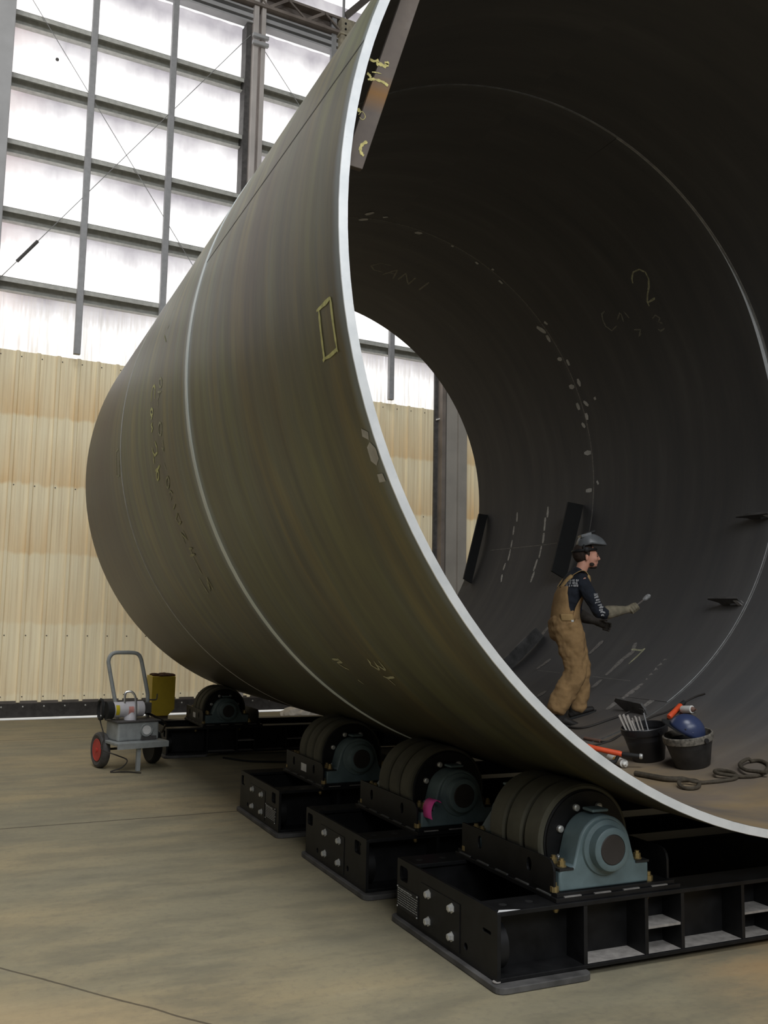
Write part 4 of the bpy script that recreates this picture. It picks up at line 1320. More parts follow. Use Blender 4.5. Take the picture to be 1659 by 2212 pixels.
def curved(u0, u1, a0, a1, mat, name):
    mb = MB()
    n = 6
    for i in range(n + 1):
        a = R_(a0 + (a1 - a0) * i / n)
        for u in (u0, u1):
            p = K(u, 0.20 + 0.0895 * cos(a), 0.655 + 0.0895 * sin(a))
            mb.v.append(tuple(p))
    mb.f = [(2 * i, 2 * i + 1, 2 * i + 3, 2 * i + 2) for i in range(n)]
    return mb.build(name, mat, mo, recalc=False)


curved(-0.268, -0.225, -35, 40, M['label_yellow'], 'yellow_sticker')
curved(-0.12, -0.06, -40, 25, M['label_pink'], 'red_sticker')
curved(-0.045, 0.0, -30, 45, M['white'], 'white_sticker')
MB().tube(smooth_path([K(-0.155, 0.24, 0.70), K(-0.155, 0.24, 0.82), K(-0.135, 0.24, 0.853), K(-0.085, 0.26, 0.853), K(-0.05, 0.28, 0.80), K(-0.045, 0.30, 0.70), K(-0.06, 0.34, 0.53)], 4), 0.013, 8).build('roll_bar', M['steel'], cart)
MB().obox(K(0.13, 0.15, 0.66), CA * 0.06, CB * 0.06, Vector((0, 0, 0.06))).build('valve_manifold', M['dark_grey'], cart, smooth=0, bevel=0.008)
co = []
for i in range(70):
    a = i * 0.62
    co.append(K(-0.385 + 0.012 * sin(i * 1.7), 0.13 + 0.075 * cos(a), 0.66 + 0.11 * sin(a) + 0.01 * sin(i)))
MB().tube(co, 0.009, 6).build('coiled_lead', M['rubber_black'], cart)
MB().tube(smooth_path([K(-0.38, 0.1, 0.56), K(-0.38, 0.14, 0.50), K(-0.36, 0.2, 0.36), K(-0.40, 0.24, 0.24), K(-0.28, 0.36, 0.18), K(-0.19, 0.46, 0.13), K(-0.24, 0.44, 0.05), K(-0.36, 0.42, 0.012), K(-0.20, 0.50, 0.010), K(-0.12, 0.62, 0.010), K(-0.10, 0.64, 0.010)], 6), 0.007, 6).build('power_lead', M['cable'], cart)
# hose from the cart over the corner of the far stand
hp = [K(0.02, 0.16, 0.575), K(0.13, 0.10, 0.60), Vector((2.18, 11.36, 0.54)), Vector((2.345, 11.48, 0.44)), Vector((2.366, 11.62, 0.39)), Vector((2.366, 11.78, 0.30))]
MB().tube(smooth_path(hp, 6), 0.014, 8).build('hose', M['cable'], cart)

# yellow box on a post behind the far stand
yb = thing('yellow_box', 'yellow sheet metal box with rusty open top standing behind far roller stand', 'box', (2.66, 13.40, 0))
a = (2.49, 2.81, 13.2, 13.62)
mb = MB()
mb.prism([(a[0], 0.885), (a[1], 0.885), (a[1], 0.44), (2.72, 0.35), (2.56, 0.35), (a[0], 0.41)], (0, a[2], 0), (1, 0, 0), (0, 0, 1), (0, 0.42, 0))
mb.build('box_body', M['yellow'], yb, smooth=0, bevel=0.006)
mb = MB()
for i in range(26):
    x, y = 2.56 + 0.20 * random.random(), 13.24 + 0.33 * random.random()
    mb.ball((x, y, 0.895), (0.05 + 0.03 * random.random(), 0.05, 0.012 + 0.018 * random.random()), 8, 6)
mb.build('rusty_top', M['rust'], yb)
MB().box(2.55, 2.75, 13.32, 13.52, 0.0, 0.36).build('post', M['brown_steel'], yb, smooth=0, bevel=0.004)

# crumpled plastic heap behind the far stand
bm = bmesh.new()
bmesh.ops.create_icosphere(bm, subdivisions=4, radius=1)
rnd = random.Random(3)
dirs = [(Vector((rnd.uniform(-1, 1), rnd.uniform(-1, 1), rnd.uniform(-1, 1))).normalized(), rnd.uniform(5, 11), rnd.uniform(0, 6)) for _ in range(14)]
for v in bm.verts:
    k = sum(abs(sin(v.co.dot(d) * f + ph)) for d, f, ph in dirs) / 14
    h = 1.0 + 0.42 * (k - 0.6)
    v.co = Vector((v.co.x * 0.62 * h, v.co.y * 0.38 * h, max(v.co.z, 0) * 0.30 * h * (1.0 + 0.30 * sin(v.co.x * 4 + 1.2))))
me = bpy.data.meshes.new('plastic_heap')
bm.to_mesh(me)
bm.free()
me.materials.append(M['paper'])
o = bpy.data.objects.new('plastic_heap', me)
COL.objects.link(o)
o.location = (5.95, 16.1, 0.0)
tag(o, 'crumpled heap of pale plastic sheeting on the floor against the far wall', 'sheeting')
# black cord along the floor in front of the far stand
pts = [(3.05, 11.42, 0.012), (3.35, 11.0, 0.012), (4.2, 10.75, 0.012), (5.0, 10.95, 0.012), (5.6, 11.35, 0.012)]
tag(MB().tube(smooth_path(pts, 8), 0.012, 6).build('floor_cord', M['rubber_black']), 'black cord lying on the floor before the farthest roller stand', 'cord')
HOSE_PATH= [(1.74, 5.544), (2.09, 5.43), (2.65, 5.272), (4.16, 5.198), (5.29, 5.148), (4.63, 5.063), (2.65, 4.97), (1.14, 4.958), (0.83, 5.019), (1.89, 5.103), (3.39, 5.131), (3.93, 5.072), (5.22, 5.056), (7.56, 5.009), (9.41, 4.986), (10.66, 5.033), (11.36, 5.12), (11.17, 5.199), (9.73, 5.185), (8.88, 5.122), (9.43, 5.064), (10.78, 4.963), (12.18, 4.908), (14.26, 4.938), (16.12, 5.017), (16.72, 5.126), (15.51, 5.175), (13.49, 5.141), (12.07, 5.019), (12.33, 4.915), (12.6, 4.852)]
CABLE_A= [(13.01, 6.941), (12.94, 6.849), (13.06, 6.708), (13.56, 6.652), (14.71, 6.644), (17.53, 6.696), (19.54, 6.693)]
CABLE_B= [(10.61, 6.671), (12.4, 6.652), (13.85, 6.651), (16.4, 6.688), (18.0, 6.693)]
CABLE_C= [(22.5, 6.742), (24.83, 6.719), (26.85, 6.646), (29.56, 6.607), (32.12, 6.555), (33.47, 6.48)]
CABLE_D= [(16.2, 7.40), (16.6, 7.26), (18.09, 7.19), (21.11, 7.14), (23.75, 7.08), (26.2, 7.05)]
PTS= {'ham_a': [(10.3, 6.638), (10.99, 6.315), (11.3, 6.121)], 'ham_b': [(25.7, 6.556), (30.62, 6.611), (32.05, 6.628)], 'bot_a': [(5.95, 6.115), (4.43, 5.826), (3.44, 5.662)], 'bot_b': [(27.51, 6.435), (28.01, 6.346), (27.53, 6.268)], 'small': [(18.28, 6.164)], 'dog3': [(29.41, 7.241), (25.01, 6.885), (24.43, 6.809)], 'tape': [(13.97, 6.966), (13.2, 6.724)]}

# ------------------------------------------------------------------ tools and clutter inside the pipe
def IP(th, y, up=0.0):
    return SP(th, y, RI - up)


def frame(th):
    up = -SN(th)
    t = Vector((cos(R_(th)), 0, sin(R_(th))))
    return up, t


def bucket(th, y, r0, r1, h, label, m_body, m_rim, group='buckets'):
    up, t = frame(th)
    o_ = IP(th, y, 0.004)
    b = thing('bucket', label, 'bucket', tuple(o_), group)
    prof = [(0.001, 0.012), (r0 - 0.012, 0.010), (r0 - 0.006, 0.0), (r0, 0.006), (r0 + (r1 - r0) * 0.8, h * 0.80), (r1 - 0.010, h - 0.05)]
    inner = [(r1 - 0.014, h - 0.05), (r0 + (r1 - r0) * 0.75, h * 0.72), (r0 - 0.006, 0.020), (0.001, 0.018)]
    MB().lathe(prof + inner, o_, up, 44, cap=False).build('body', m_body, b)
    MB().lathe([(r1 - 0.016, h - 0.052), (r1 - 0.002, h - 0.054), (r1 + 0.002, h - 0.040), (r1 + 0.001, h - 0.006), (r1 - 0.004, h), (r1 - 0.012, h - 0.002), (r1 - 0.017, h - 0.05)], o_, up, 44, cap=False).build('rim', m_rim, b)
    for s in (-1, 1):
        q = o_ + up * (h - 0.035) + Vector((0, 1, 0)) * s * (r1 + 0.002)
        MB().cyl(q, q + Vector((0, s * 0.012, 0)), 0.018, 12).build('handle_lug', m_body, b)
    return o_, up


b1, up1 = bucket(10.35, 5.925, 0.122, 0.178, 0.262, 'black plastic bucket holding white welding rods, left of the pair', M['bucket'], M['bucket'])
b2, up2 = bucket(11.45, 5.505, 0.127, 0.182, 0.240, 'dusty black bucket with scuffed rim and blue hard hat in it', M['bucket_dusty'], M['bucket_rim'])

ex = Vector((0.9117, -0.4108, 0))
eb = Vector((0.4108, 0.9117, 0))
ez = Vector((0, 0, 1))
rnd = random.Random(5)
for i in range(11):
    f = i / 10
    e_ = 0.022 if i % 2 else -0.012
    base = b1 + up1 * 0.030 + ex * (-0.085 + 0.100 * f) + eb * e_
    top = b1 + up1 * (0.335 + rnd.uniform(-0.025, 0.02) - 0.02 * f) + ex * (-0.185 + 0.155 * f) + eb * e_
    tag(MB().cyl(base, top, 0.0058, 8).build('welding_rod', M['rod']), 'one of the pale welding rods standing in the left bucket', 'welding rod', 'welding rods in the left bucket')
tag(MB().cyl(b1 + up1 * 0.03 + ex * 0.05, b1 + up1 * 0.36 + ex * 0.015, 0.005, 8).build('wire_rod', M['grey_metal']), 'single thin grey rod standing apart in the left bucket', 'rod')

# blue hard hat tipped into the right-hand bucket
hc = b2 + up2 * 0.250 - ex * 0.004 + eb * 0.0
hx = (ex * 0.87 - ez * 0.40 - eb * 0.10).normalized()
hz = (ez * 0.86 + ex * 0.42 - eb * 0.28).normalized()
hz = (hz - hx * hz.dot(hx)).normalized()
hy = hz.cross(hx)
hat = thing('hard_hat', 'navy blue hard hat tipped on its side in the right bucket', 'hard hat', tuple(hc))
vs, fs = [], []
n, m = 28, 8
for i in range(m + 1):
    t = pi / 2 * i / m
    for k in range(n):
        a = PI2 * k / n
        vs.append(hc + hx * (0.136 * cos(t) * cos(a)) + hy * (0.114 * cos(t) * sin(a)) + hz * (0.132 * sin(t)))
for i in range(m):
    for k in range(n):
        l = (k + 1) % n
        fs.append((i * n + k, i * n + l, (i + 1) * n + l, (i + 1) * n + k))
so = MB().add(vs, fs).build('hat_shell', M['blue'], hat, smooth=60)
sm = so.modifiers.new('thick', 'SOLIDIFY')
sm.thickness = 0.005
mb = MB()
out = []
for k in range(25):
    a = R_(100 + 160 * k / 24)
    e = 1.0 + 0.42 * max(0, cos(a - pi)) ** 1.2
    out.append((0.138 * cos(a) * e, 0.116 * sin(a) * (1 + 0.04 * e)))
inn = [(0.126 * cos(R_(260 - 160 * k / 24)), 0.106 * sin(R_(260 - 160 * k / 24))) for k in range(25)]
mb.prism(out + inn, hc - hz * 0.006, hx, hy, hz * 0.008)
mb.build('brim', M['rubber_black'], hat, smooth=0)
MB().tube([hc + hx * 0.095 * cos(PI2 * k / 20) + hy * 0.08 * sin(PI2 * k / 20) + hz * 0.006 for k in range(20)], 0.012, 6, closed=True).build('headband', M['rubber_black'], hat)
for ax_, az_ in ((-0.035, 0.035), (0.02, 0.035)):
    q = hc + hx * ax_ - hy * 0.104 * sqrt(max(0.05, 1 - (ax_ / 0.128) ** 2 - (az_ / 0.125) ** 2)) + hz * az_
    MB().ball(q, 0.011, 10, 8).build('hat_knob', M['rubber_black'] if ax_ < 0 else M['blue'], hat)


def tool_hammer(name, path, r, label, head):
    """rubber-sleeved tool lying on the shell along path [(th,y)...]: grip first two points, dark end last"""
    P = [IP(a, y, r + 0.002) for a, y in path]
    t = thing(name, label, 'hammer', tuple(IP(path[0][0], path[0][1])))
    MB().tube([P[0], P[0].lerp(P[1], 0.06), P[0].lerp(P[1], 0.5), P[0].lerp(P[1], 0.94), P[1]], [r * 0.75, r, r * 0.92, r, r * 0.8], 14).build('grip', M['orange'], t)
    MB().tube([P[1], P[1].lerp(P[2], 0.05), P[2]], [r * 0.6, r * 0.85, r * 0.8], 14).build('shaft', M['rubber_black'], t)
    d = (P[2] - P[1]).normalized()
    if head:
        MB().lathe([(r * 0.9, 0), (r * 1.0, 0.004), (r * 0.95, 0.02), (r * 0.6, 0.024)], P[2] - d * 0.004, d, 18).build('steel_end', M['zinc'], t)


P = [Vector((4.505, 6.010, 0.765)), Vector((4.640, 5.835, 0.735)), Vector((4.737, 5.745, 0.728))]
P[0] = P[0] + (P[0] - P[1]) * 0.35
t = thing('bolt_cutter', 'orange-gripped tool with black end lying in front of the left bucket', 'tool', tuple(P[1]))
MB().tube([P[0], P[0].lerp(P[1], 0.06), P[0].lerp(P[1], 0.5), P[0].lerp(P[1], 0.94), P[1]], [0.016, 0.022, 0.020, 0.022, 0.018], 14).build('grip', M['orange'], t)
MB().tube([P[1], P[1].lerp(P[2], 0.05), P[2]], [0.014, 0.018, 0.017], 14).build('shaft', M['rubber_black'], t)
d = (P[2] - P[1]).normalized()
MB().lathe([(0.019, 0), (0.021, 0.004), (0.020, 0.02), (0.013, 0.024)], P[2] - d * 0.004, d, 18).build('steel_end', M['zinc'], t)
MB().tube([P[1] - d * 0.02, P[1] - d * 0.05 - Vector((0, 0, 0.06)), Vector((4.46, 5.95, 0.650))], [0.014, 0.017, 0.015], 10).build('lower_arm', M['rubber_black'], t)
tool_hammer('hammer', [(24.9, 6.50), (28.9, 6.555), (30.0, 6.565)], 0.025, 'orange-gripped tool lying behind the bucket with the hard hat', False)


def tube_bottle(path, r, label, cap, group='white tubes'):
    P = [IP(a, y, r + 0.002) for a, y in path]
    t = thing('sealant_tube', label, 'tube', tuple(IP(*path[0])), group)
    d = (P[1] - P[0]).normalized()
    ln = (P[1] - P[0]).length
    MB().lathe([(r * 0.9, 0), (r, 0.006), (r, ln - 0.012), (r * 1.06, ln - 0.010), (r * 1.06, ln), (r * 0.8, ln + 0.004)], P[0], d, 24).build('tube_body', M['white'], t)
    up, tt = frame(path[0][0])
    MB().lathe([(r * 0.80, 0), (r * 0.55, 0.022), (r * 0.22, 0.030), (r * 0.18, 0.046)], P[1], d, 16).build('nozzle', M[cap], t)
    return t, P, d, ln, up


t, P, d, ln, up = tube_bottle([(5.95, 6.115), (4.55, 5.85)], 0.031, 'white tube with yellow label lying at the rim below the orange tool', 'white')
mb = MB()
sd = d.cross(up)
for i in range(7):
    a = R_(5 + 12 * i)
    for q in (0.45, 0.78):
        mb.v.append(tuple(P[0] + d * ln * q + (up * sin(a) + sd * cos(a)) * 0.0315))
mb.f = [(2 * i, 2 * i + 1, 2 * i + 3, 2 * i + 2) for i in range(6)]
mb.build('tube_label', plain('amber_label', (0.45, 0.25, 0.05), 0.6), t, recalc=False)
for k, (a_, b_) in enumerate(((0.4, 0.030), (-0.5, 0.026), (0.0, 0.012))):
    MB().ball(P[1] + d * (0.014 + 0.006 * k) + up * b_ * a_ + sd * 0.012 * (k - 1), 0.013, 10, 8).build('white_residue', M['white'], t)
tube_bottle([(27.6, 6.47), (27.95, 6.365)], 0.032, 'white tube with pale nozzle lying behind the blue hard hat', 'copper')
t = thing('small_bottle', 'small white bottle with orange cap on the steel between the buckets', 'bottle', tuple(IP(17.3, 6.19)))
up, tt = frame(17.3)
o_ = IP(17.3, 6.19, 0.001)
MB().lathe([(0.018, 0), (0.021, 0.004), (0.021, 0.02), (0.015, 0.03)], o_, up, 16).build('cap', M['orange'], t)
MB().lathe([(0.017, 0.028), (0.026, 0.04), (0.026, 0.085), (0.018, 0.10), (0.004, 0.102)], o_, up, 16).build('bottle_body', M['white'], t)


def on_shell(path, r, k=6, lift=0.0):
    Q = smooth_path([(a, y, 0) for a, y in path], k)
    return [IP(q.x, q.y, r + 0.001 + lift) for q in Q]


pts = on_shell(HOSE_PATH, 0.013, 5)
rs = []
for i in range(len(pts)):
    rs.append(0.020 if i < 15 else (0.020 - 0.007 * min(1, (i - 15) / 3)))
# the coils cross over one another
L_ = [0.0] * len(pts)
for i in range(len(pts)):
    if 38 <= i <= 60:
        L_[i] = 0.020 * sin(pi * (i - 38) / 22)
    if 84 <= i <= 104:
        L_[i] = 0.022 * sin(pi * (i - 84) / 20)
    if i > 128:
        L_[i] = 0.022
Q = smooth_path([(a, y, 0) for a, y in HOSE_PATH], 5)
pts = [IP(q.x, q.y, rs[i] + 0.001 + L_[i]) for i, q in enumerate(Q)]
tag(MB().tube(pts, rs, 10).build('hose', M['hose']), 'brown dusty hose looped on the pipe floor at the right', 'hose')
cb = tag(MB().tube(on_shell(CABLE_A, 0.008), 0.008, 7).build('cable', M['cable']), 'thin brown cable with a taped joint running behind the left bucket', 'cable', 'cables on the pipe floor')
q = on_shell(CABLE_A, 0.012)
adopt(MB().tube(q[1:13], 0.015, 10).build('taped_joint', M['copper']), cb)
tag(MB().tube(on_shell(CABLE_B, 0.007), 0.007, 7).build('cable', M['cable']), 'thin brown cable end just above the left orange tool', 'cable', 'cables on the pipe floor')
tag(MB().tube(on_shell(CABLE_C, 0.008), 0.008, 7).build('cable', M['cable']), 'dark cable running up the curve behind the buckets', 'cable', 'cables on the pipe floor')
tag(MB().tube(on_shell(CABLE_D, 0.010), 0.010, 7).build('cable', M['cable']), 'dark cable curling past the boots of the worker', 'cable', 'cables on the pipe floor')
# dark upright plate behind the left bucket
n_, t_ = SN(25.6), Vector((cos(R_(25.6)), 0, sin(R_(25.6))))
o_ = SP(25.6, 0, RI + 0.003)
d = MB().prism([(6.83, 0), (6.83, 0.05), (6.86, 0.11), (7.20, 0.135), (7.24, 0.10), (7.12, 0.0)], o_ - t_ * 0.012, Vector((0, 1, 0)), -n_, t_ * 0.024).build('fit_up_dog', M['black_dusty'], pipe, smooth=0, bevel=0.002)
lbl(d, 'dark clamp plate welded to the pipe floor behind the rod bucket')
MB().obox(o_ + Vector((0, 6.87, 0)) - n_ * 0.03, Vector((0, 0.03, 0)), n_ * 0.03, t_ * 0.02).build('dog_foot', M['dark_grey'], d, smooth=0)

# ------------------------------------------------------------------ the worker
PB = Vector((5.491, 7.459, 0.0))


def Q3(a, b, z):
    return PB + ex * a + eb * b + ez * z


def loft(mb, secs, n=18, front=None):
    """secs: (a, b, z, radius front-back, radius sideways); rounded ends"""
    pts = [Q3(*s[:3]) for s in secs]
    m = len(pts)
    rings = []
    for i in range(m):
        T = (pts[min(i + 1, m - 1)] - pts[max(i - 1, 0)]).normalized()
        fr = front or ex
        if abs(T.dot(fr)) > 0.92:
            fr = ez
        U = (fr - T * fr.dot(T)).normalized()
        V = T.cross(U)
        rings.append((pts[i], T, U, V, secs[i][3], secs[i][4]))
    out = []
    p, T, U, V, ru, rv = rings[0]
    for q in (0.25, 0.6, 0.85):
        k = sqrt(1 - (1 - q) ** 2)
        out.append((p - T * min(ru, rv) * 0.6 * (1 - q), U, V, ru * k, rv * k))
    out += [(p, U, V, ru, rv) for p, T, U, V, ru, rv in rings]
    p, T, U, V, ru, rv = rings[-1]
    for q in (0.85, 0.6, 0.25):
        k = sqrt(1 - (1 - q) ** 2)
        out.append((p + T * min(ru, rv) * 0.6 * (1 - q), U, V, ru * k, rv * k))
    vs, fs = [], []
    for p, U, V, ru, rv in out:
        for k in range(n):
            a = PI2 * k / n
            vs.append(p + U * ru * cos(a) + V * rv * sin(a))
    for i in range(len(out) - 1):
        for k in range(n):
            l = (k + 1) % n
            fs.append((i * n + k, i * n + l, (i + 1) * n + l, (i + 1) * n + k))
    fs.append(tuple(range(n - 1, -1, -1)))
    fs.append(tuple((len(out) - 1) * n + k for k in range(n)))
    return mb.add(vs, fs)


def pball(mb, a, b, z, ra, rb, rz):
    return mb.ball(Q3(a, b, z), (ra, rb, rz), 18, 12, ex, eb, ez)


def fuse(mb, name, mat, parent, voxel, smooth_it=6, wrinkle=0.0, wscale=0.08, seed=0):
    """merge the overlapping pieces into one continuous skin"""
    o = mb.build(name, mat, None, smooth=0)
    r = o.modifiers.new('skin', 'REMESH')
    r.mode = 'VOXEL'
    r.voxel_size = voxel
    s = o.modifiers.new('soft', 'SMOOTH')
    s.factor = 0.5
    s.iterations = smooth_it
    if wrinkle:
        tx = bpy.data.textures.new(name + '_folds', 'CLOUDS')
        tx.noise_scale = wscale
        tx.noise_depth = 2
        dm = o.modifiers.new('folds', 'DISPLACE')
        dm.texture = tx
        dm.strength = wrinkle
        dm.mid_level = 0.5
        dm.texture_coords = 'GLOBAL'
        s2 = o.modifiers.new('soft2', 'SMOOTH')
        s2.factor = 0.5
        s2.iterations = 2
    dg = bpy.context.evaluated_depsgraph_get()
    me = bpy.data.meshes.new_from_object(o.evaluated_get(dg))
    me.name = name
    o.modifiers.clear()
    o.data = me
    me.shade_smooth()
    if not me.materials:
        me.materials.append(mat)
    if parent:
        adopt(o, parent)
    return o


# body: head, neck, trunk, arms and legs as one skin
mb = MB()
pball(mb, 0.018, 0, 2.405, 0.102, 0.078, 0.092)
pball(mb, 0.072, 0, 2.350, 0.075, 0.062, 0.092)
pball(mb, 0.080, 0, 2.290, 0.056, 0.050, 0.040)
pball(mb, 0.116, 0, 2.268, 0.020, 0.022, 0.018)
loft(mb, [(0.138, 0, 2.375, 0.010, 0.011), (0.150, 0, 2.352, 0.012, 0.013), (0.160, 0, 2.333, 0.013, 0.016)], 10)
pball(mb, 0.126, 0, 2.385, 0.020, 0.050, 0.012)
pball(mb, 0.134, 0, 2.307, 0.013, 0.022, 0.0065)
pball(mb, 0.131, 0, 2.293, 0.013, 0.019, 0.0065)
for s in (-1, 1):
    pball(mb, 0.108, s * 0.044, 2.335, 0.026, 0.018, 0.022)
    pball(mb, 0.022, s * 0.080, 2.345, 0.020, 0.010, 0.034)
loft(mb, [(-0.045, 0.005, 2.17, 0.062, 0.066), (-0.015, 0, 2.235, 0.056, 0.058), (0.012, 0, 2.31, 0.058, 0.056)], 16)
loft(mb, [(-0.165, 0.04, 1.72, 0.10, 0.14), (-0.160, 0.04, 1.86, 0.09, 0.13), (-0.120, 0.035, 2.00, 0.10, 0.15), (-0.060, 0.03, 2.12, 0.085, 0.16), (-0.03, 0.01, 2.19, 0.06, 0.09)])
loft(mb, [(-0.03, -0.125, 2.125, 0.045, 0.045), (0.05, -0.155, 1.96, 0.042, 0.042), (0.122, -0.16, 1.815, 0.036, 0.036), (0.25, -0.13, 1.832, 0.034, 0.034), (0.38, -0.10, 1.848, 0.026, 0.026), (0.42, -0.10, 1.855, 0.026, 0.026)], 12)
loft(mb, [(0.00, 0.19, 2.125, 0.045, 0.045), (-0.02, 0.235, 1.96, 0.042, 0.042), (-0.015, 0.24, 1.82, 0.036, 0.036), (0.08, 0.22, 1.765, 0.032, 0.032), (0.16, 0.20, 1.735, 0.026, 0.026), (0.20, 0.20, 1.725, 0.026, 0.026)], 12)
loft(mb, [(-0.16, -0.05, 1.70, 0.09, 0.08), (-0.12, -0.05, 1.47, 0.078, 0.075), (-0.085, -0.05, 1.24, 0.055, 0.055), (-0.19, -0.05, 1.05, 0.052, 0.052), (-0.275, -0.05, 0.87, 0.036, 0.036)], 14)
loft(mb, [(-0.15, 0.12, 1.70, 0.09, 0.08), (-0.07, 0.12, 1.49, 0.078, 0.075), (0.015, 0.12, 1.275, 0.055, 0.055), (-0.02, 0.12, 1.07, 0.052, 0.052), (-0.045, 0.12, 0.90, 0.036, 0.036)], 14)
person = fuse(mb, 'person', M['skin'], None, 0.0075, 4)
tag(person, 'person in brown bib overalls and navy shirt, welding hood raised, reaching forward inside the pipe', 'person')
for s in (-1, 1):
    lbl(MB().ball(Q3(0.132, s * 0.031, 2.364), (0.010, 0.012, 0.007), 10, 8, ex, eb, ez).build('eye', M['eye'], person), 'dark eye')
    MB().tube([Q3(0.140, s * 0.012, 2.384), Q3(0.140, s * 0.030, 2.389), Q3(0.128, s * 0.050, 2.384)], 0.005, 6).build('eyebrow', M['hair'], person)
mb = MB()
pball(mb, -0.016, 0, 2.392, 0.090, 0.083, 0.100)
pball(mb, 0.010, 0, 2.420, 0.095, 0.084, 0.085)
for s in (-1, 1):
    pball(mb, 0.030, s * 0.070, 2.380, 0.022, 0.014, 0.030)
fuse(mb, 'hair', M['hair'], person, 0.008, 2, 0.008, 0.02)
mb = MB()
pball(mb, 0.112, 0, 2.262, 0.022, 0.026, 0.018)
pball(mb, 0.085, 0, 2.255, 0.030, 0.034, 0.012)
for s in (-1, 1):
    pball(mb, 0.075, s * 0.048, 2.283, 0.026, 0.008, 0.022)
fuse(mb, 'beard', M['hair'], person, 0.006, 2)

TOR = [(1.66, -0.170, 0.04, 0.128, 0.165), (1.76, -0.170, 0.04, 0.120, 0.160), (1.87, -0.162, 0.038, 0.116, 0.158), (2.00, -0.122, 0.035, 0.128, 0.178), (2.11, -0.066, 0.03, 0.120, 0.180), (2.17, -0.045, 0.02, 0.095, 0.135), (2.215, -0.022, 0.005, 0.072, 0.082)]


def tor(z):
    for p, q in zip(TOR, TOR[1:]):
        if z <= q[0]:
            k = max(0, (z - p[0]) / (q[0] - p[0]))
            return [p[i] + (q[i] - p[i]) * k for i in range(1, 5)]
    return list(TOR[-1][1:])


mb = MB()
loft(mb, [(a, b, z, ru, rv) for z, a, b, ru, rv in TOR], 22)
loft(mb, [(-0.045, -0.085, 2.135, 0.075, 0.075), (0.0, -0.150, 2.03, 0.070, 0.068), (0.055, -0.165, 1.93, 0.066, 0.062), (0.120, -0.165, 1.815, 0.062, 0.060), (0.165, -0.155, 1.812, 0.058, 0.058), (0.205, -0.145, 1.820, 0.055, 0.055)], 16)
loft(mb, [(0.0, 0.15, 2.135, 0.072, 0.072), (-0.01, 0.22, 2.02, 0.068, 0.065), (-0.025, 0.24, 1.90, 0.063, 0.060), (-0.015, 0.245, 1.82, 0.058, 0.058), (0.03, 0.235, 1.79, 0.052, 0.052)], 16)
shirt = fuse(mb, 'shirt', M['shirt'], person, 0.009, 4, 0.022, 0.05)


def patch(name, mat, zr, ang, off=0.014, n=14, m=10, thick=0.007):
    """cloth panel lying on the trunk; ang(z)->(a0,a1) degrees, 0 = chest, 180 = back"""
    mb = MB()
    for i in range(m + 1):
        z = zr[0] + (zr[1] - zr[0]) * i / m
        a, b, ru, rv = tor(z)
        a0, a1 = ang(i / m)
        for k in range(n + 1):
            t = R_(a0 + (a1 - a0) * k / n)
            mb.v.append(tuple(Q3(a + (ru + off) * cos(t), b + (rv + off) * sin(t), z)))
    for i in range(m):
        for k in range(n):
            q = i * (n + 1) + k
            mb.f.append((q, q + 1, q + n + 2, q + n + 1))
    o = mb.build(name, mat, person, smooth=60)
    s = o.modifiers.new('thick', 'SOLIDIFY')
    s.thickness = thick
    s.offset = 0
    return o


mb = MB()
loft(mb, [(-0.172, 0.04, 1.80, 0.132, 0.172), (-0.172, 0.04, 1.72, 0.160, 0.185), (-0.165, 0.04, 1.63, 0.162, 0.185)], 22)
loft(mb, [(-0.170, -0.045, 1.68, 0.150, 0.105), (-0.135, -0.055, 1.55, 0.135, 0.105), (-0.110, -0.055, 1.42, 0.118, 0.100), (-0.085, -0.055, 1.27, 0.105, 0.092), (-0.115, -0.055, 1.19, 0.105, 0.090), (-0.180, -0.055, 1.08, 0.110, 0.092), (-0.235, -0.055, 0.98, 0.108, 0.095), (-0.275, -0.055, 0.895, 0.085, 0.085)], 20)
loft(mb, [(-0.140, 0.12, 1.68, 0.140, 0.105), (-0.085, 0.125, 1.55, 0.128, 0.100), (-0.035, 0.125, 1.40, 0.105, 0.095), (0.005, 0.125, 1.285, 0.092, 0.088), (0.000, 0.125, 1.19, 0.085, 0.082), (-0.015, 0.125, 1.08, 0.092, 0.084), (-0.025, 0.125, 0.98, 0.094, 0.086), (-0.030, 0.125, 0.905, 0.080, 0.080)], 20)
ov = fuse(mb, 'overalls', M['duck'], person, 0.011, 4, 0.050, 0.105)
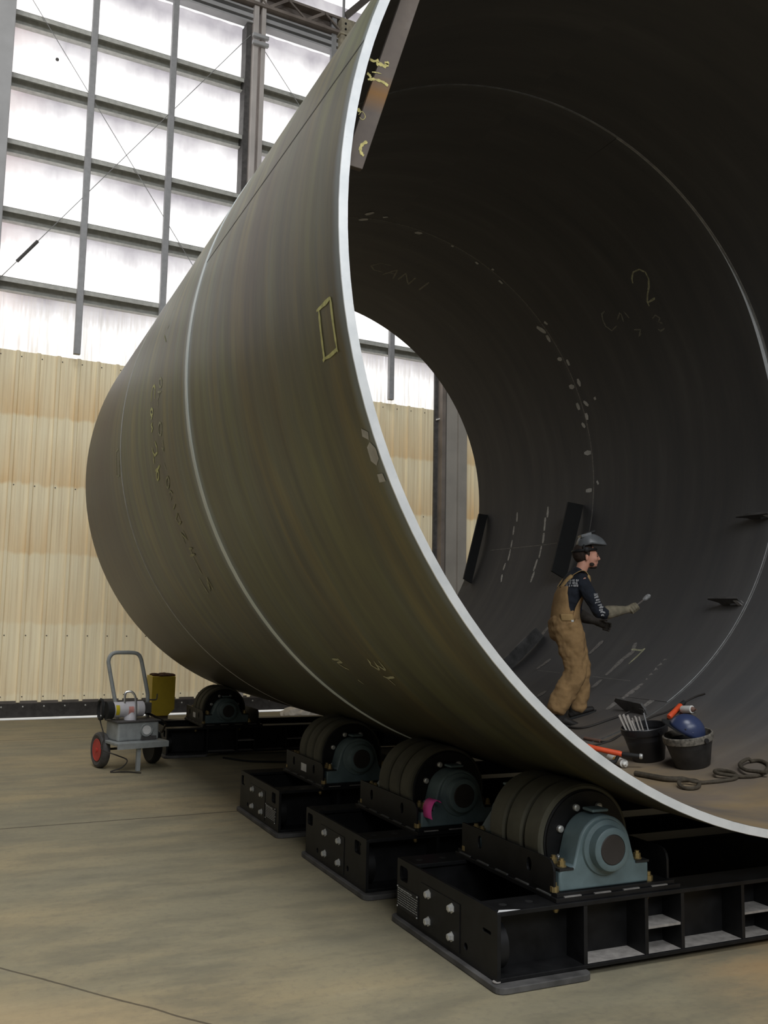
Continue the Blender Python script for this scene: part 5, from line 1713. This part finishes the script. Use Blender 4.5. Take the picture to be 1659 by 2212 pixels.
# back bib narrowing upwards, front bib, shoulder straps, knee band
bb = patch('back_bib', M['duck'], (1.74, 2.065), lambda f: (180 - 112 + 58 * f, 180 + 112 - 58 * f), 0.016)
fb = patch('front_bib', M['duck'], (1.74, 2.03), lambda f: (-78 + 38 * f, 78 - 38 * f), 0.016)
patch('bib_edge', M['duck_light'], (1.735, 1.80), lambda f: (180 + 62 - 6 * f, 180 + 112 - 8 * f), 0.024, 8, 5)
for s in (-1, 1):
    pts = []
    for z, t in ((2.05, 180 + s * 24), (2.11, 180 + s * 30), (2.165, 180 + s * 44)):
        a, b, ru, rv = tor(z)
        pts.append((a + (ru + 0.018) * cos(R_(t)), b + (rv + 0.018) * sin(R_(t)), z))
    pts.append((-0.035, (-0.095 if s > 0 else 0.115), 2.218))
    pts.append((0.02, (-0.088 if s > 0 else 0.105), 2.190))
    for z, t in ((2.12, -s * 38), (2.03, -s * 30)):
        a, b, ru, rv = tor(z)
        pts.append((a + (ru + 0.018) * cos(R_(t)), b + (rv + 0.018) * sin(R_(t)), z))
    P = [Q3(*p) for p in smooth_path(pts, 5)]
    mb = MB()
    for i, p in enumerate(P):
        T = (P[min(i + 1, len(P) - 1)] - P[max(i - 1, 0)]).normalized()
        cen = Q3(*(lambda q: (q[0], q[1], p.z))(tor(min(p.z, 2.2))))
        out = (p - cen).normalized() if p.z < 2.17 else ez
        sd = T.cross(out).normalized() * 0.019
        mb.v += [tuple(p - sd), tuple(p + sd)]
    mb.f = [(2 * i, 2 * i + 1, 2 * i + 3, 2 * i + 2) for i in range(len(P) - 1)]
    st = mb.build('shoulder_strap', M['duck_light'], person, smooth=60)
    sm = st.modifiers.new('thick', 'SOLIDIFY')
    sm.thickness = 0.006
    sm.offset = 0
MB().obox(Q3(-0.150, -0.215, 1.735), ex * 0.012, eb * 0.006, ez * 0.010).build('buckle', M['zinc'], ov, smooth=0, bevel=0.002)
# worn white lettering on the back and down the sleeve
rnd = random.Random(11)
mb = MB()
for row, z in enumerate((2.12, 2.095, 2.07)):
    for k in range(7):
        t0 = 180 + 38 + k * 8
        a, b, ru, rv = tor(z)
        for j in range(2):
            t = R_(t0 + rnd.uniform(0, 5))
            h = rnd.uniform(0.007, 0.012)
            o_ = [(t, z - h), (t + R_(rnd.uniform(2, 4)), z - h), (t + R_(rnd.uniform(2, 4)), z + h), (t, z + h)]
            mb.add([Q3(a + (ru + 0.013) * cos(q), b + (rv + 0.013) * sin(q), zz) for q, zz in o_], [(0, 1, 2, 3)])
lbl(mb.build('back_lettering', M['print'], shirt, smooth=0, recalc=False), 'worn white lettering across the shoulders')
mb = MB()
for i in range(9):
    f = i / 8
    a, b, z = 0.060 + 0.082 * f, -0.226 + 0.004 * f, 1.985 - 0.185 * f
    for j in range(2):
        w_, h = rnd.uniform(0.010, 0.020), rnd.uniform(0.004, 0.008)
        da, dz = rnd.uniform(-0.012, 0.012), rnd.uniform(-0.006, 0.006)
        sl = rnd.uniform(-0.006, 0.012)
        mb.add([Q3(a + da - w_, b - 0.008, z + dz - h - sl), Q3(a + da + w_, b - 0.008, z + dz - h + sl), Q3(a + da + w_, b - 0.008, z + dz + h + sl), Q3(a + da - w_, b - 0.008, z + dz + h - sl)], [(0, 1, 2, 3)])
lbl(mb.build('sleeve_lettering', M['print'], shirt, smooth=0, recalc=False), 'white lettering down the sleeve')

# gloves: gauntlet, palm, four fingers and thumb
g0 = Vector((0.456, -0.10, 1.868))
gd, wd = Vector((0.80, 0, 0.60)), Vector((-0.60, 0, 0.80))


def G(p, b, w_):
    q = g0 + gd * p + wd * w_
    return (q.x, q.y + b, q.z)


mb = MB()
loft(mb, [(0.195, -0.147, 1.820, 0.066, 0.062), (0.25, -0.132, 1.830, 0.060, 0.056), (0.32, -0.115, 1.840, 0.048, 0.046), (0.385, -0.102, 1.850, 0.036, 0.036), (0.425, -0.095, 1.858, 0.040, 0.032)], 16)
loft(mb, [(0.405, -0.092, 1.852, 0.034, 0.028), (0.44, -0.085, 1.862, 0.038, 0.026), (0.470, -0.080, 1.872, 0.032, 0.024)], 14)
for i, (ln, r) in enumerate(((0.90, 0.0105), (1.0, 0.0115), (1.0, 0.0115), (0.92, 0.011))):
    p = -0.034 + 0.0235 * i
    ch = [(p, 0.012, -0.030), (p, -0.016 * ln, -0.033), (p, -0.036 * ln, -0.014), (p, -0.034 * ln, 0.013), (p, -0.012, 0.028 * ln)]
    loft(mb, [(*G(*c), r, r) for c in ch], 10, front=eb)
loft(mb, [(*G(-0.040, 0.022, 0.012), 0.014, 0.014), (*G(-0.012, 0.010, 0.032), 0.013, 0.013), (*G(0.020, -0.006, 0.034), 0.0115, 0.0115), (*G(0.042, -0.018, 0.028), 0.010, 0.010)], 10)
lbl(fuse(mb, 'glove', M['glove'], person, 0.0048, 3, 0.006, 0.03), 'olive leather glove gripping the tool')
mb = MB()
loft(mb, [(0.030, 0.235, 1.790, 0.064, 0.060), (0.07, 0.222, 1.770, 0.058, 0.054), (0.12, 0.208, 1.750, 0.046, 0.044), (0.165, 0.20, 1.735, 0.036, 0.034), (0.20, 0.20, 1.722, 0.040, 0.028)], 16)
loft(mb, [(0.18, 0.20, 1.728, 0.038, 0.026), (0.225, 0.198, 1.712, 0.040, 0.024), (0.25, 0.196, 1.700, 0.034, 0.022)], 14)
for i, ln in enumerate((0.9, 1.0, 0.96, 0.84)):
    zz = 1.728 - 0.0225 * i
    aa = 0.250 - 0.006 * i
    loft(mb, [(aa, 0.195, zz, 0.0115, 0.0115), (aa + 0.034 * ln, 0.185, zz - 0.006, 0.011, 0.011), (aa + 0.055 * ln, 0.160, zz - 0.012, 0.0105, 0.0105), (aa + 0.050 * ln, 0.135, zz - 0.016, 0.0095, 0.0095)], 10)
loft(mb, [(0.195, 0.180, 1.745, 0.014, 0.014), (0.230, 0.160, 1.752, 0.013, 0.013), (0.262, 0.148, 1.748, 0.011, 0.011)], 10)
lbl(fuse(mb, 'glove', M['glove_dark'], person, 0.0048, 3, 0.006, 0.03), 'dark glove on the far hand')
# boots
for (a, b, z, tilt, nm) in ((-0.045, 0.12, 0.835, R_(17), 'f'), (-0.235, -0.05, 0.775, R_(-12), 'n')):
    c_, s_ = cos(tilt), sin(tilt)

    def Bt(u, v, h):
        return (a + u * c_ - h * s_, b + v, z + u * s_ + h * c_)
    mb = MB()
    loft(mb, [(*Bt(-0.010, 0, 0.12), 0.052, 0.050), (*Bt(-0.012, 0, 0.05), 0.056, 0.048), (*Bt(-0.010, 0, 0.02), 0.060, 0.045)], 14)
    loft(mb, [(*Bt(-0.065, 0, 0.022), 0.030, 0.036), (*Bt(0.02, 0, 0.030), 0.042, 0.042), (*Bt(0.10, 0, 0.022), 0.032, 0.048), (*Bt(0.165, 0, 0.016), 0.024, 0.040)], 14, front=ez)
    bt = fuse(mb, 'boot', M['boot'], person, 0.008, 3)
    mb = MB()
    mb.prism([(-0.09, -0.030), (0.0, -0.036), (0.11, -0.046), (0.18, -0.036), (0.198, 0.0), (0.18, 0.036), (0.11, 0.046), (0.0, 0.036), (-0.09, 0.030)], Q3(*Bt(0, 0, -0.024)), ex * c_ + ez * s_, eb, (ez * c_ - ex * s_) * 0.022)
    mb.build('boot_sole', M['rubber_black'], bt, smooth=0, bevel=0.004)

# flipped-up welding hood
ht = R_(16)
hu, hw_ = ex * cos(ht) + ez * sin(ht), ez * cos(ht) - ex * sin(ht)
hc = Q3(0.066, 0, 2.490)
vs, fs = [], []
n, m = 28, 9
for i in range(m + 1):
    t = pi / 2 * i / m
    for k in range(n):
        a = PI2 * k / n
        e = 1 + 0.16 * max(0, cos(a))
        vs.append(hc + hu * (0.134 * e * cos(t) ** 0.75 * cos(a)) + eb * (0.112 * cos(t) ** 0.75 * sin(a)) + hw_ * (0.102 * sin(t) - (0.050 * max(0, cos(a)) + 0.012) * cos(t)))
for i in range(m):
    for k in range(n):
        l = (k + 1) % n
        fs.append((i * n + k, i * n + l, (i + 1) * n + l, (i + 1) * n + k))
hood = MB().add(vs, fs).build('welding_hood', M['hood'], person, smooth=60)
sm = hood.modifiers.new('thick', 'SOLIDIFY')
sm.thickness = 0.005
lbl(hood, 'dark grey welding hood flipped up over the head')
MB().obox(hc + hu * 0.03 + hw_ * 0.100, hu * 0.045, eb * 0.055, hw_ * 0.010).build('hood_lens', M['strap_black'], hood, smooth=0, bevel=0.004)
MB().obox(hc - hu * 0.025 + hw_ * 0.084, hu * 0.055, eb * 0.075, hw_ * 0.016).build('lens_frame', M['hood'], hood, smooth=0, bevel=0.008)
MB().tube([Q3(0.012 + 0.112 * cos(PI2 * k / 24), 0.092 * sin(PI2 * k / 24), 2.418 + 0.012 * cos(PI2 * k / 24)) for k in range(24)], 0.014, 8, closed=True).build('headgear_band', M['strap_black'], person)
MB().tube([Q3(0.01 + 0.02 * cos(R_(a)), 0.098 * cos(R_(a)), 2.42 + 0.085 * sin(R_(a))) for a in range(0, 181, 15)], 0.011, 8).build('headgear_band', M['strap_black'], person)
for s in (-1, 1):
    MB().lathe([(0.022, 0), (0.024, 0.010), (0.014, 0.016)], Q3(0.015, s * 0.098, 2.42), eb * s, 14).build('headgear_knob', M['strap_black'], person)

# the tool in the hand: thin shaft and a pale wire head
h0, h1 = Q3(*G(-0.075, 0.0, 0.0)), Q3(*G(0.125, 0.0, 0.004))
tl = thing('wire_brush', 'thin tool with pale grey head held out in the gloved hand of the worker', 'brush', tuple(h0))
MB().cyl(h0, h1, 0.0085, 10).build('handle', M['brown_steel'], tl)
hd = MB()
dd = (h1 - h0).normalized()
hd.lathe([(0.010, 0), (0.019, 0.012), (0.024, 0.040), (0.022, 0.070), (0.008, 0.086)], h1 - dd * 0.004, dd, 18)
hd.build('brush_head', plain('pale_wire', (0.30, 0.30, 0.30), 0.8, var=0.4, scale=60), tl)
